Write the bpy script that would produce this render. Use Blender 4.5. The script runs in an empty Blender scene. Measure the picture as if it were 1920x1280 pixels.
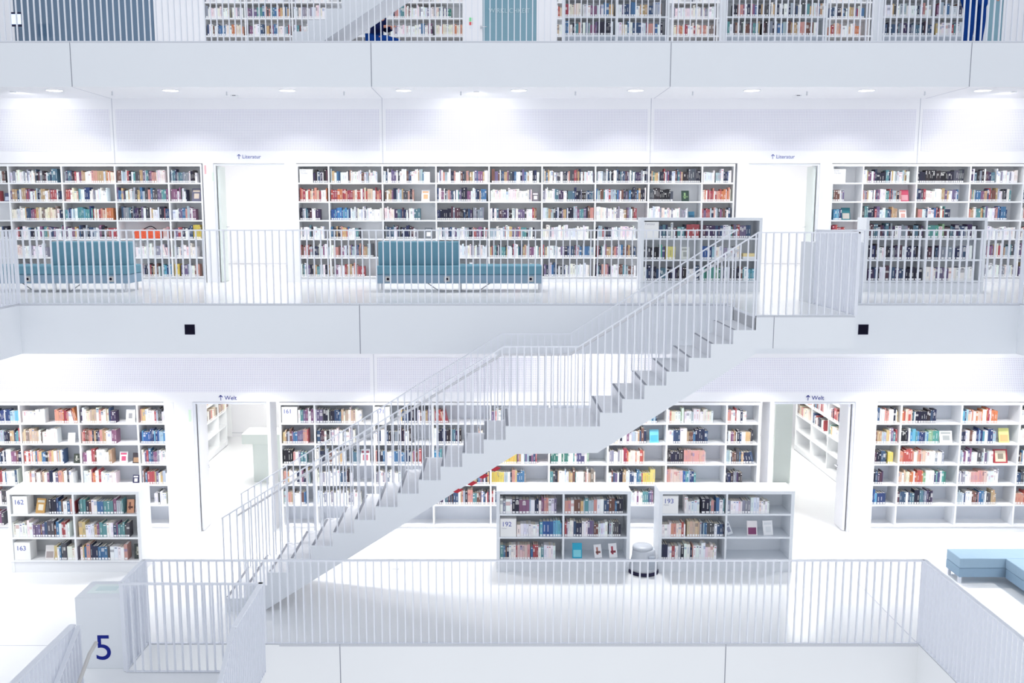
import bpy, math, random
from math import sin, cos, tan, atan, pi, radians
from mathutils import Matrix, Vector

S = bpy.context.scene
COL = S.collection
# ------------------------------------------------------------------ camera
F = 1760.0
TH = atan(242 / F)
CT, ST = cos(TH), sin(TH)
U0 = 925.0
ZC = 5.33                       # eye height above the lower gallery floor
cam_d = bpy.data.cameras.new('camera')
cam_d.sensor_fit = 'HORIZONTAL'
cam_d.sensor_width = 36
cam_d.lens = F / 1920 * 36
cam_d.shift_x = (960 - U0) / 1920
cam_d.clip_end = 200
cam = bpy.data.objects.new('camera', cam_d)
COL.objects.link(cam)
cam.location = (0, 0, ZC)
cam.rotation_euler = (pi / 2 - TH, 0, 0)
S.camera = cam
# ------------------------------------------------------------------ light and exposure
S.view_settings.view_transform = 'Standard'
S.view_settings.look = 'None'
S.view_settings.gamma = 1
S.view_settings.use_curve_mapping = False
S.view_settings.exposure = 0.0
W = bpy.data.worlds.new('sky_through_roof')
S.world = W
W.use_nodes = True
bg = W.node_tree.nodes['Background']
# the atrium around the viewer: bright white storeys at eye level, dimmer toward the roof
_nt = W.node_tree
_tc = _nt.nodes.new('ShaderNodeTexCoord')
_sp = _nt.nodes.new('ShaderNodeSeparateXYZ')
_mr = _nt.nodes.new('ShaderNodeMapRange')
_mr.inputs[1].default_value = 0.15
_mr.inputs[2].default_value = 0.8
_cm = _nt.nodes.new('ShaderNodeMix')
_cm.data_type = 'RGBA'
_cm.inputs[6].default_value = (.92, .95, 1.0, 1)
_cm.inputs[7].default_value = (.50, .54, .60, 1)
_nt.links.new(_tc.outputs['Generated'], _sp.inputs[0])
_nt.links.new(_sp.outputs[2], _mr.inputs[0])
_nt.links.new(_mr.outputs[0], _cm.inputs[0])
_nt.links.new(_cm.outputs[2], bg.inputs[0])
bg.inputs[1].default_value = 1.12
LAMP = 0.30      # scale of the ceiling lamps
S.cycles.max_bounces = 8
S.cycles.diffuse_bounces = 6
S.cycles.use_denoising = True

def area(name, loc, size, power, color=(1, 1, 1), rot=(0, 0, 0), sy=None, parent=None, spread=None):
    l = bpy.data.lights.new(name, 'AREA')
    l.energy = power
    l.color = color
    l.shape = 'RECTANGLE' if sy else 'DISK'
    l.size = size
    if sy: l.size_y = sy
    o = bpy.data.objects.new(name, l)
    COL.objects.link(o)
    o.location = loc
    o.rotation_euler = rot
    if spread: l.spread = radians(spread)
    if parent: o.parent = parent
    return o

# ------------------------------------------------------------------ pixel to point helpers (real depth given)
def at_y(u, v, Y):
    k = (640 - v) / F
    Z = Y * (k * CT - ST) / (CT + k * ST)
    d = Y * CT - Z * ST
    return Vector(((u - U0) * d / F, Y, Z + ZC))
def at_z(u, v, Zw):
    Z = Zw - ZC
    k = (640 - v) / F
    Y = Z * (CT + k * ST) / (k * CT - ST)
    d = Y * CT - Z * ST
    return Vector(((u - U0) * d / F, Y, Zw))

Z5, Z6, Z7 = 0.0, 4.003, 8.163
Y5 = at_z(0, 1208.3, Z5).y
Y6 = at_z(0, 570.5, Z6).y
Y7 = at_z(0, 78, Z7).y
YW5 = at_z(0, 998, Z5).y
YW6 = at_z(0, 530, Z6).y
YW7 = 20.6
YN = 12.05                       # near face of the staircase

# ------------------------------------------------------------------ materials
MATS = {}
def mat(name, col, rough=0.5, spec=0.4, metal=0.0, var=0.0, scale=8.0, bump=0.0, emit=None, coat=0.0):
    m = bpy.data.materials.new(name)
    m.use_nodes = True
    nt = m.node_tree
    b = nt.nodes['Principled BSDF']
    b.inputs['Base Color'].default_value = (*col, 1)
    b.inputs['Roughness'].default_value = rough
    b.inputs['Specular IOR Level'].default_value = spec
    b.inputs['Metallic'].default_value = metal
    if coat: b.inputs['Coat Weight'].default_value = coat
    if emit:
        b.inputs['Emission Color'].default_value = (*emit[:3], 1)
        b.inputs['Emission Strength'].default_value = emit[3]
    if var or bump:
        tc = nt.nodes.new('ShaderNodeTexCoord')
        n = nt.nodes.new('ShaderNodeTexNoise')
        n.inputs['Scale'].default_value = scale
        n.inputs['Detail'].default_value = 4
        nt.links.new(tc.outputs['Object'], n.inputs['Vector'])
        if var:
            mx = nt.nodes.new('ShaderNodeMix')
            mx.data_type = 'RGBA'
            mx.inputs[6].default_value = (*[c * (1 - var) for c in col], 1)
            mx.inputs[7].default_value = (*[min(1, c * (1 + var)) for c in col], 1)
            nt.links.new(n.outputs['Fac'], mx.inputs[0])
            nt.links.new(mx.outputs[2], b.inputs['Base Color'])
        if bump:
            bp = nt.nodes.new('ShaderNodeBump')
            bp.inputs['Strength'].default_value = bump
            bp.inputs['Distance'].default_value = 0.01
            nt.links.new(n.outputs['Fac'], bp.inputs['Height'])
            nt.links.new(bp.outputs[0], b.inputs['Normal'])
    MATS[name] = m
    return m

M_WALL = mat('white_wall_paint', (.87, .87, .90), .6, .3, var=.01, scale=2)
M_FASCIA = mat('painted_concrete', (.80, .825, .86), .55, .3, var=.012, scale=1.5)
M_FLOOR = mat('polished_white_floor', (.86, .87, .88), .22, .45, var=.015, scale=1.2)
M_CEIL = mat('white_ceiling', (.88, .88, .90), .7, .2, var=.01)
M_SHELF = mat('white_lacquered_board', (.86, .87, .89), .4, .35, var=.01, scale=5)
M_CASE = mat('grey_white_lacquered_board', (.80, .83, .87), .4, .35, var=.01, scale=5)
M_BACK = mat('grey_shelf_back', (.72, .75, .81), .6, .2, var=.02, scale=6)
M_RAIL = mat('white_powder_coated_steel', (.80, .82, .88), .4, .4)
M_HAND = mat('handrail_steel', (.72, .72, .75), .35, .5)
M_STEP = mat('worn_step_plate', (.74, .75, .78), .35, .4, var=.06, scale=9)
M_NOSE = mat('grey_nosing_strip', (.30, .31, .35), .6, .2)
M_JOINT = mat('panel_joint', (.28, .29, .34), .8, .1)
M_JOINTL = mat('pale_panel_joint', (.55, .56, .62), .8, .1)
M_BLACK = mat('black_speaker_cloth', (.008, .007, .02), .8, .1)
M_INK = mat('blue_lettering', (.005, .016, .24), .6, .2)
M_INKS = mat('slate_lettering', (.12, .15, .42), .6, .2)
M_INKG = mat('faded_grey_lettering', (.55, .56, .60), .7, .2)
M_SOFA = mat('teal_upholstery', (.14, .30, .39), .75, .2, var=.05, scale=12, bump=.15)
M_SOFB = mat('pale_blue_upholstery', (.25, .36, .47), .75, .2, var=.04, scale=12)
M_STEEL = mat('brushed_steel', (.62, .64, .68), .3, .5, metal=.8)
M_OUT = mat('outlet_plate', (.50, .50, .50), .5, .3)
M_CABLE = mat('grey_cable', (.30, .31, .34), .5, .3)
M_STOOL = mat('silver_plastic', (.55, .58, .63), .35, .5)
M_RUB = mat('dark_rubber', (.015, .012, .05), .6, .3)
M_RED = mat('red_marker', (.50, .03, .05), .5, .3)
M_DARKG = mat('dark_tinted_glass', (.10, .17, .26), .12, .6, var=.08, scale=.6)
M_TEALG = mat('teal_tinted_glass', (.18, .34, .42), .12, .6, var=.12, scale=1.2)
M_GREENW = mat('pale_green_glass_partition', (.74, .80, .77), .3, .4)
M_FROST = mat('frosted_lettering', (.45, .60, .66), .6, .2)
M_NAVY = mat('navy_cloth', (.006, .012, .07), .9, .1, var=.2)
M_JEAN = mat('blue_denim', (.004, .045, .24), .85, .1, var=.2, scale=20)
M_SKIN = mat('skin', (.60, .28, .20), .6, .3)
M_HAIR = mat('dark_hair', (.02, .012, .01), .7, .2)
M_SHOE = mat('dark_shoe', (.02, .02, .025), .6, .3)
M_LAMP = mat('lamp_diffuser', (1, 1, 1), .5, .2, emit=(1, .97, .9, 4))
M_SCREEN = mat('lit_screen', (.5, .6, .8), .3, .3, emit=(.62, .76, 1.0, .9))
M_SCRF = mat('screen_bezel', (.01, .012, .05), .4, .3)
M_GREENS = mat('green_sticker', (.25, .75, .35), .6, .2)
M_REDS = mat('red_sticker', (.75, .12, .12), .6, .2)
M_SIGN = mat('cream_white_sign_block', (.87, .87, .86), .5, .3)
M_BAG = mat('orange_red_patterned_cloth', (.75, .12, .06), .8, .2, var=.4, scale=30)

# perforated acoustic panel: a regular grid of small holes
def perforated():
    m = mat('perforated_acoustic_panel', (.80, .80, .85), .65, .2)
    nt = m.node_tree
    b = nt.nodes['Principled BSDF']
    tc = nt.nodes.new('ShaderNodeTexCoord')
    sp = nt.nodes.new('ShaderNodeSeparateXYZ')
    nt.links.new(tc.outputs['Object'], sp.inputs[0])
    def mth(op, a, bb=None):
        n = nt.nodes.new('ShaderNodeMath')
        n.operation = op
        for i, x in enumerate((a, bb)):
            if x is None: continue
            if isinstance(x, (int, float)): n.inputs[i].default_value = x
            else: nt.links.new(x, n.inputs[i])
        return n.outputs[0]
    fx = mth('SUBTRACT', mth('FRACT', mth('MULTIPLY', sp.outputs[0], 34.0)), .5)
    fz = mth('SUBTRACT', mth('FRACT', mth('MULTIPLY', sp.outputs[2], 34.0)), .5)
    r = mth('SQRT', mth('ADD', mth('MULTIPLY', fx, fx), mth('MULTIPLY', fz, fz)))
    hole = mth('LESS_THAN', r, .25)
    mx = nt.nodes.new('ShaderNodeMix')
    mx.data_type = 'RGBA'
    mx.inputs[6].default_value = (.84, .84, .89, 1)
    mx.inputs[7].default_value = (.52, .50, .64, 1)
    nt.links.new(hole, mx.inputs[0])
    nt.links.new(mx.outputs[2], b.inputs['Base Color'])
    return m
M_PERF = perforated()

def attr_mat():
    m = mat('printed_book_covers', (.5, .5, .5), .45, .35)
    nt = m.node_tree
    a = nt.nodes.new('ShaderNodeVertexColor')
    a.layer_name = 'Col'
    nt.links.new(a.outputs[0], nt.nodes['Principled BSDF'].inputs['Base Color'])
    return m
M_BOOK = attr_mat()

# ------------------------------------------------------------------ mesh helpers
class MB:
    def __init__(s):
        s.v, s.f, s.c = [], [], []
    def quad(s, a, b, c, d, col=None):
        n = len(s.v)
        s.v += [a, b, c, d]
        s.f.append((n, n + 1, n + 2, n + 3))
        s.c.append(col)
    def poly(s, pts, col=None):
        n = len(s.v)
        s.v += list(pts)
        s.f.append(tuple(range(n, n + len(pts))))
        s.c.append(col)
    def box(s, x0, x1, y0, y1, z0, z1, col=None, M=None, cols=None):
        p = [(x0, y0, z0), (x1, y0, z0), (x1, y1, z0), (x0, y1, z0), (x0, y0, z1), (x1, y0, z1), (x1, y1, z1), (x0, y1, z1)]
        if M: p = [tuple(M @ Vector(q)) for q in p]
        n = len(s.v)
        s.v += p
        for i, q in enumerate(((0, 3, 2, 1), (4, 5, 6, 7), (0, 1, 5, 4), (1, 2, 6, 5), (2, 3, 7, 6), (3, 0, 4, 7))):
            s.f.append(tuple(n + k for k in q))
            s.c.append(cols[i] if cols else col)
        return s
    def prism(s, pts, y0, y1):            # polygon in x,z extruded along y
        n = len(s.v)
        k = len(pts)
        s.v += [(x, y0, z) for x, z in pts] + [(x, y1, z) for x, z in pts]
        s.f.append(tuple(range(n, n + k)))
        s.c.append(None)
        s.f.append(tuple(range(n + 2 * k - 1, n + k - 1, -1)))
        s.c.append(None)
        for i in range(k):
            j = (i + 1) % k
            s.f.append((n + j, n + i, n + k + i, n + k + j))
            s.c.append(None)
        return s
    def tube(s, pts, r, seg=8, closed=False):
        pts = [Vector(p) for p in pts]
        rings = []
        for i, p in enumerate(pts):
            a = pts[max(0, i - 1)]
            b = pts[min(len(pts) - 1, i + 1)]
            t = (b - a).normalized()
            up = Vector((0, 0, 1)) if abs(t.z) < .9 else Vector((1, 0, 0))
            e1 = t.cross(up).normalized()
            e2 = t.cross(e1).normalized()
            n = len(s.v)
            for k in range(seg):
                q = 2 * pi * k / seg
                s.v.append(tuple(p + (e1 * cos(q) + e2 * sin(q)) * r))
            rings.append(n)
        for a, b in zip(rings, rings[1:]):
            for k in range(seg):
                s.f.append((a + k, a + (k + 1) % seg, b + (k + 1) % seg, b + k))
                s.c.append(None)
        for a in (rings[0], rings[-1]):
            s.f.append(tuple(a + k for k in range(seg)))
            s.c.append(None)
        return s
    def lathe(s, prof, cx=0, cy=0, seg=32):
        rings = []
        for r, z in prof:
            rings.append(len(s.v))
            for k in range(seg):
                q = 2 * pi * k / seg
                s.v.append((cx + r * cos(q), cy + r * sin(q), z))
        for a, b in zip(rings, rings[1:]):
            for k in range(seg):
                s.f.append((a + k, a + (k + 1) % seg, b + (k + 1) % seg, b + k))
                s.c.append(None)
        s.f.append(tuple(rings[0] + k for k in range(seg)))
        s.c.append(None)
        s.f.append(tuple(rings[-1] + k for k in range(seg)))
        s.c.append(None)
        return s
    def mesh(s, name, m):
        me = bpy.data.meshes.new(name)
        me.from_pydata(s.v, [], s.f)
        if any(c is not None for c in s.c):
            ca = me.color_attributes.new('Col', 'BYTE_COLOR', 'CORNER')
            out = []
            for f, c in zip(s.f, s.c):
                out += [*(c or (.5, .5, .5)), 1.0] * len(f)
            ca.data.foreach_set('color', out)
        me.materials.append(m)
        me.update()
        return me
    def obj(s, name, m, parent=None, bevel=0, fixn=False, smooth=False):
        me = s.mesh(name, m)
        if fixn:
            import bmesh
            b = bmesh.new()
            b.from_mesh(me)
            bmesh.ops.recalc_face_normals(b, faces=b.faces)
            b.to_mesh(me)
            b.free()
        if smooth:
            me.polygons.foreach_set('use_smooth', [True] * len(me.polygons))
        o = bpy.data.objects.new(name, me)
        COL.objects.link(o)
        if parent: o.parent = parent
        if bevel:
            md = o.modifiers.new('bevel', 'BEVEL')
            md.width = bevel
            md.segments = 3 if bevel > .01 else 1
            md.limit_method = 'ANGLE'
        return o

def tag(o, label=None, cat=None, group=None, kind=None):
    if label: o['label'] = label
    if cat: o['category'] = cat
    if group: o['group'] = group
    if kind: o['kind'] = kind
    return o
def empty(name, loc, label, cat, group=None, rz=0):
    o = bpy.data.objects.new(name, None)
    COL.objects.link(o)
    o.location = loc
    o.rotation_euler = (0, 0, rz)
    o.empty_display_size = .1
    return tag(o, label, cat, group)
def struct(name, x0, x1, y0, y1, z0, z1, m):
    o = MB().box(x0, x1, y0, y1, z0, z1).obj(name, m)
    return tag(o, kind='structure')
_tn = [0]
def trim(x0, x1, y0, y1, z0, z1, m=None):
    _tn[0] += 1
    return struct('trim_%d' % _tn[0], x0, x1, y0, y1, z0, z1, m or M_JOINT)

def text_mesh(name, s, size, m, loc, rot=(pi / 2, 0, 0), parent=None, align='CENTER', sx=1.0, extrude=.0015):
    cu = bpy.data.curves.new(name, 'FONT')
    cu.body = s
    cu.size = size
    cu.align_x = align
    cu.align_y = 'CENTER'
    cu.extrude = extrude
    t = bpy.data.objects.new(name + '_curve', cu)
    COL.objects.link(t)
    bpy.context.view_layer.update()
    dg = bpy.context.evaluated_depsgraph_get()
    me = bpy.data.meshes.new_from_object(t.evaluated_get(dg))
    bpy.data.objects.remove(t)
    me.name = name
    me.materials.clear()
    me.materials.append(m)
    o = bpy.data.objects.new(name, me)
    COL.objects.link(o)
    o.location = loc
    o.rotation_euler = rot
    o.scale = (sx, 1, 1)
    if parent: o.parent = parent
    return o

# ------------------------------------------------------------------ colours of books
PAL = {
 'w': [(.62, .10, .08), (.75, .22, .08), (.80, .35, .25), (.88, .86, .84), (.45, .05, .09), (.85, .60, .45), (.80, .75, .60)],
 'd': [(.02, .02, .05), (.03, .04, .12), (.07, .04, .12), (.05, .10, .20), (.12, .05, .08), (.30, .33, .40), (.85, .85, .88), (.10, .22, .30), (.04, .03, .04)],
 'l': [(.88, .88, .90), (.86, .86, .84), (.90, .90, .92), (.70, .75, .82), (.82, .78, .70), (.35, .35, .45), (.88, .70, .72)],
 'b': [(.03, .12, .40), (.06, .30, .60), (.15, .50, .70), (.85, .88, .92), (.03, .06, .20), (.40, .60, .75), (.10, .35, .40)],
 'p': [(.82, .74, .58), (.86, .80, .68), (.88, .86, .80), (.70, .52, .38), (.75, .30, .25), (.30, .22, .20)],
 'm': [(.86, .86, .88), (.22, .10, .08), (.05, .10, .22), (.60, .40, .22), (.03, .03, .06), (.03, .04, .10), (.50, .08, .10), (.88, .87, .88), (.06, .20, .42), (.80, .55, .25), (.12, .35, .38), (.86, .84, .80), (.30, .12, .25), (.70, .74, .80), (.10, .10, .12), (.75, .35, .30), (.50, .60, .68), (.85, .85, .88), (.20, .15, .30)],
 'y': [(.88, .70, .12), (.85, .62, .10), (.90, .76, .20), (.80, .60, .08)],
 'r': [(.80, .38, .34), (.82, .42, .38), (.78, .34, .32), (.84, .62, .58)],
 'g': [(.05, .25, .20), (.10, .40, .35), (.30, .52, .30), (.85, .86, .84), (.86, .86, .84), (.10, .10, .25)],
 't': [(.72, .52, .36), (.70, .50, .35), (.74, .55, .40)],
 'k': [(.02, .02, .03), (.03, .03, .06), (.05, .04, .05), (.10, .11, .14)],
}
def cname(c):
    r, g, b = c
    mx, mn = max(c), min(c)
    if mx - mn < .10:
        return 'white' if mx > .75 else 'pale grey' if mx > .45 else 'grey' if mx > .2 else 'black'
    if mx < .09: return 'near black'
    if b == mx:
        if g > .45: return 'light blue' if b > .6 else 'slate blue'
        if r > g: return 'purple' if b < .45 else 'violet'
        return 'navy blue' if b < .25 else ('teal' if g > .28 and b < .45 else 'blue')
    if g == mx: return 'green'
    if r > .65 and g > .55: return 'yellow' if b < .35 else 'cream'
    if r > .65 and g > .3: return 'orange' if b < .3 else 'tan'
    if r > .65: return 'bright red' if b < .3 else 'pink'
    if r > .3 and g < .2: return 'dark red'
    return 'brown'
PAGES = (.82, .76, .64)
LABELC = (.86, .86, .88)

def book_geo(mb, rng, w, h, dep, col, M):
    """a book standing spine out: two boards, a spine, the page block, a printed title and the library label"""
    t = min(.003, w * .15)
    pc = (PAGES if rng.random() < .6 else (.9, .88, .86))
    mb.box(0, t, 0, dep, 0, h, col, M)
    mb.box(w - t, w, 0, dep, 0, h, col, M)
    mb.box(t, w - t, 0, .003, 0, h, col, M)
    mb.box(t, w - t, .003, dep - .004, .002, h - .004, pc, M)
    def strip(z0, z1, c, a=.12):
        x0, x1 = w * a, w * (1 - a)
        mb.quad(*[tuple(M @ Vector(q)) for q in ((x0, -.0006, z0), (x1, -.0006, z0), (x1, -.0006, z1), (x0, -.0006, z1))], c)
    lum = sum(col) / 3
    ink = (.88, .87, .85) if lum < .35 else rng.choice([(.05, .05, .12), (.45, .06, .08), (.1, .2, .45), (.3, .3, .35)])
    strip(.006, .036, LABELC, .12)
    r = rng.random()
    if r < .55:
        a = h * rng.uniform(.28, .4)
        strip(a, a + h * rng.uniform(.25, .45), tuple(.45 * x + .55 * y for x, y in zip(ink, col)), .36)
    elif r < .72:
        a = h * rng.uniform(.5, .7)
        strip(a, a + h * rng.uniform(.12, .3), tuple(.5 * x + .5 * y for x, y in zip(ink, col)), .0)
    if rng.random() < .25:
        strip(h * .86, h * .92, ink, .2)

def cover_geo(mb, w, h, t, col, acc, M, kind=0):
    mb.box(0, w, 0, t, 0, h, col, M)
    def q(x0, x1, z0, z1, c, y=-.0008):
        mb.quad(*[tuple(M @ Vector(p)) for p in ((x0 * w, y, z0 * h), (x1 * w, y, z0 * h), (x1 * w, y, z1 * h), (x0 * w, y, z1 * h))], c)
    if kind == 0:
        q(.12, .88, .72, .88, acc)
        q(.25, .8, .2, .6, acc)
    elif kind == 1:
        q(.1, .9, .08, .55, acc)
    elif kind == 2:
        q(.3, .55, .25, .8, acc)
        q(.2, .85, .35, .5, tuple(x * .6 for x in acc))
    else:
        q(.12, .88, .1, .9, acc)
        q(.3, .7, .3, .7, tuple(x * .4 for x in acc), -.0014)

STUFF = MB()
DIVS = {}
SINGLE = []
ORD = ['first', 'second', 'third', 'fourth', 'fifth', 'sixth', 'seventh', 'eighth', 'ninth', 'tenth', 'eleventh', 'twelfth', 'thirteenth', 'fourteenth', 'fifteenth', 'sixteenth', 'seventeenth', 'eighteenth', 'nineteenth', 'twentieth'] + ['twenty-' + w for w in ['first', 'second', 'third', 'fourth', 'fifth', 'sixth', 'seventh', 'eighth', 'ninth']] + ['thirtieth'] + ['thirty-' + w for w in ['first', 'second', 'third', 'fourth', 'fifth', 'sixth', 'seventh', 'eighth', 'ninth']]
MAXSINGLE = 300

def fill(M, x0, x1, z, pal, seed, hmax=.26, single=None, dep=.17, avg=.026, lean=False, y=.012, hh=None, state=None):
    """a run of books from x0 to x1 on a shelf at height z, in the case's own frame M"""
    rng = random.Random(seed)
    x = x0
    run, rc, rh = 0, None, 0
    out = []
    while x < x1 - .012:
        if run <= 0:
            run = rng.choice([1, 1, 1, 1, 1, 2, 2, 3]) if pal not in 'rtky' else 4
            rc = rng.choice(PAL[pal])
            lu = sum(rc) / 3
            rc = tuple((.88 * q + .12 * lu) * (1 if lu > .7 else .8) for q in rc)
            rh = rng.uniform(.185, .235) if hh is None else hh * rng.uniform(.96, 1.04)
            if rng.random() < .12 and hh is None: rh = rng.uniform(.24, .262)
            rw = max(.014, rng.gauss(avg, avg * .35))
            rd = rng.uniform(.8, 1.08) * dep
        run -= 1
        w = min(rw * rng.uniform(.92, 1.08), x1 - x)
        if w < .01: break
        h = min(rh * rng.uniform(.985, 1.015), hmax)
        c = tuple(max(0, min(1, k * rng.uniform(.93, 1.07))) for k in rc)
        yy = y + rng.uniform(0, .008)
        out.append((x, w, h, rd, c, yy))
        x += w + .0015
    for i, (bx, w, h, dp, c, yy) in enumerate(out):
        L = Matrix.Translation((bx, yy, z))
        if lean and i >= len(out) - 5:
            L = L @ Matrix.Rotation(radians(-13 if lean == 1 else 10), 4, 'Y')
            if lean != 1: L = L
        if single and len(SINGLE) < MAXSINGLE:
            mb = MB()
            book_geo(mb, rng, w, h, dp, c, Matrix.Identity(4))
            o = mb.obj('book', M_BOOK)
            o.matrix_world = M @ L
            state['n'] = state.get('n', 0) + 1
            hw = 'tall ' if h > .238 else 'thin ' if w < .022 else 'thick ' if w > .05 else ''
            tag(o, '%s%s book, %s from left, %s' % (hw, cname(c), ORD[state['n'] - 1], single), 'book', 'books on the ' + single)
            SINGLE.append(o)
        else:
            book_geo(STUFF, rng, w, h, dp, c, M @ L)
    return out

def face_out(M, x0, x1, z, col, acc, kind=0, single=None, h=None, tilt=14, roll=0, y=.03):
    w = x1 - x0
    h = h or w * 1.45
    L = Matrix.Translation((x0, y, z + .002)) @ Matrix.Rotation(radians(-tilt), 4, 'X') @ Matrix.Rotation(radians(roll), 4, 'Y')
    if single and len(SINGLE) < MAXSINGLE:
        mb = MB()
        cover_geo(mb, w, h, .022, col, acc, Matrix.Identity(4), kind)
        o = mb.obj('book', M_BOOK)
        o.matrix_world = M @ L
        tag(o, single, 'book', 'books displayed cover out on the low cases')
        SINGLE.append(o)
    else:
        cover_geo(STUFF, w, h, .022, col, acc, M @ L, kind)

# ------------------------------------------------------------------ bookcases
def bookcase(name, label, group, x0, x1, y, z0, divs, shelves, top, depth, m, base=.12, rz=0, loc=None, side=.03, th=.028, backm=None, topth=.045, plinth_line=True):
    """local frame: x along the case, y backwards, z up. divs = local x of uprights, shelves = z of shelf tops"""
    loc = loc or (x0, y, z0)
    W_ = x1 - x0
    e = empty(name, loc, label, 'bookcase', group, rz)
    MB().box(0, side, 0, depth, 0, top).obj('side_panel', m, e, bevel=.002)
    MB().box(W_ - side, W_, 0, depth, 0, top).obj('side_panel', m, e, bevel=.002)
    MB().box(side, W_ - side, 0, depth, top - topth, top).obj('top_panel', m, e)
    MB().box(side, W_ - side, depth - .015, depth, base, top - topth).obj('back_panel', backm or m, e)
    MB().box(side, W_ - side, .012 if plinth_line else .0, depth - .015, 0, base - th - .004).obj('plinth', m, e)
    for z in shelves:
        MB().box(side, W_ - side, .002, depth - .015, z - th, z).obj('shelf', m, e)
    zs = sorted(shelves)
    for d in divs:
        MB().box(d - .014, d + .014, .0, depth - .016, zs[0], top - topth).obj('divider', m, e)
    bpy.context.view_layer.update()
    DIVS[round(loc[0] * 10 + loc[2] * 1000)] = [side - .015] + list(divs) + [W_ - side + .015]
    return e, Matrix.Translation(loc) @ Matrix.Rotation(rz, 4, 'Z')

SH = [.124, .487, .835, 1.185, 1.533, 1.878]
XD = [-9.09, -8.09, -7.09, -6.09, -5.46, -3.67, -3.085, -2.08, -1.075, -.08, .915, 1.915, 2.915, 3.915, 4.50, 6.36, 6.93, 7.94, 8.94, 9.94]
TOPW = 2.225

# ------------------------------------------------------------------ slabs, ceilings, walls
XL5 = at_z(276, 1208.3, Z5).x
XR5 = at_z(1722, 1208.3, Z5).x
XL6 = at_z(36, 570.5, Z6).x
XR6 = at_z(1912, 570.5, Z6).x
XL7, XR7 = -9.6, 10.4
ZB6 = at_y(0, 663, Y6).z
ZB7 = at_y(0, 162.5, Y7).z
TB5 = -.76
P_L = at_z(240, 1258, Z5)          # near landing of the lower gallery: its far rail line
YL5 = P_L.y
XLa, XLb = P_L.x, at_z(490, 1093, Z5 + 1.08).x
YLN = at_z(440, 1173, Z5 + 1.08).y
struct('floor', -16, 16, Y5, 25, TB5, Z5, M_FLOOR)
struct('floor', -16, XLa, 1.5, Y5, TB5, Z5, M_FLOOR)
struct('floor', XR5, 16, 1.5, Y5, TB5, Z5, M_FLOOR)
struct('floor', XLa, XLb, YLN, YL5, -.35, Z5, M_FLOOR)
struct('floor', -16, 16, Y6, 26, ZB6, Z6, M_FASCIA)
struct('floor', -16, XL6, 1.5, Y6, ZB6, Z6, M_FASCIA)
struct('floor', XR6, 16, 1.5, Y6, ZB6, Z6, M_FASCIA)
struct('floor', -17, 17, Y7, 27, ZB7, Z7, M_FASCIA)
# thin finished floors and the white plaster ceilings under the slabs
struct('floor', -16, 16, Y6 + .02, 26, Z6, Z6 + .004, M_FLOOR)
struct('ceiling', -16, 16, Y6 + .004, YW5, ZB6 - .006, ZB6, M_CEIL)
struct('ceiling', -17, 17, Y7 + .004, YW6, ZB7 - .006, ZB7, M_CEIL)
# fascia joints
def fjoint(u, Y, z0, z1, w=.012, m=None):
    x = at_y(u, 120 if z0 > 5 else 600, Y).x
    trim(x - w / 2, x + w / 2, Y - .002, Y + .001, z0, z1, m)
for u in (133, 696, 1257.5, 1820): fjoint(u, Y7, ZB7, Z7)
fjoint(674.5, Y6, ZB6, Z6)
for u in (638, 1360):
    x = at_y(u, 1240, Y5).x
    trim(x - .005, x + .005, Y5 - .002, Y5 + .001, TB5, Z5)
# dark shadow gaps along slab tops
trim(-16, 16, Y7 - .003, Y7, Z7 - .016, Z7 - .006, M_JOINTL)
trim(XL6, XR6, Y6 - .003, Y6, Z6 - .016, Z6 - .006, M_JOINTL)
trim(XLb + .02, XR5, Y5 - .003, Y5, -.02, -.008, M_JOINTL)
trim(XL6, XL6 + .003, 2, Y6, Z6 - .016, Z6 - .006, M_JOINTL)
# soffit joints, running back from the fascia joints
for x in (-7.1, -2.06, 2.98, 8.02):
    trim(x - .006, x + .006, Y7 + .01, YW6, ZB7 - .008, ZB7 - .005, M_JOINTL)

def gallery_wall(YW, z0, ztop, xj, perf, doors, side_n):
    """wall above the bookcases plus the piers between cases and doors"""
    zt = z0 + TOPW + .01
    struct('wall_back', -16, 16, YW, YW + .25, zt, ztop, M_WALL)
    xs = [(-5.44, doors[0][0]), (doors[0][1], -3.69), (4.57, doors[1][0]), (doors[1][1], 6.34)]
    for a, b in xs:
        struct('wall_back', a, b, YW, YW + .45, z0, zt, M_WALL)
    for x in xj:
        trim(x - .006, x + .006, YW - .003, YW, zt, ztop, M_JOINTL)
    xb = [-16] + list(xj) + [16]
    for a, b in zip(xb, xb[1:]):
        if b - a > 1:
            o = MB().box(a + .06, b - .06, YW - .006, YW, perf[0], perf[1]).obj('wall_back', M_PERF)
            tag(o, kind='structure')
D6 = ((at_y(404, 420, YW6).x, at_y(536, 420, YW6).x), (at_y(1400, 420, YW6).x, at_y(1533, 420, YW6).x))
D5 = ((at_y(364, 830, YW5).x, at_y(502, 830, YW5).x), (at_y(1449, 830, YW5).x, at_y(1601, 830, YW5).x))
gallery_wall(YW6, Z6, ZB7 - .006, [at_y(u, 240, YW6).x for u in (212, 717, 1220, 1723)], (at_y(0, 283, YW6).z, at_y(0, 205, YW6).z), D6, 6)
gallery_wall(YW5, Z5, ZB6 - .006, [at_y(u, 700, YW5).x for u in (701,)] + [at_y(701, 700, YW5).x + d for d in (-10.1, -5.05, 5.05, 10.1)][0:0], (at_y(0, 735, YW5).z, ZB6 - .3), D5, 5)
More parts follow.
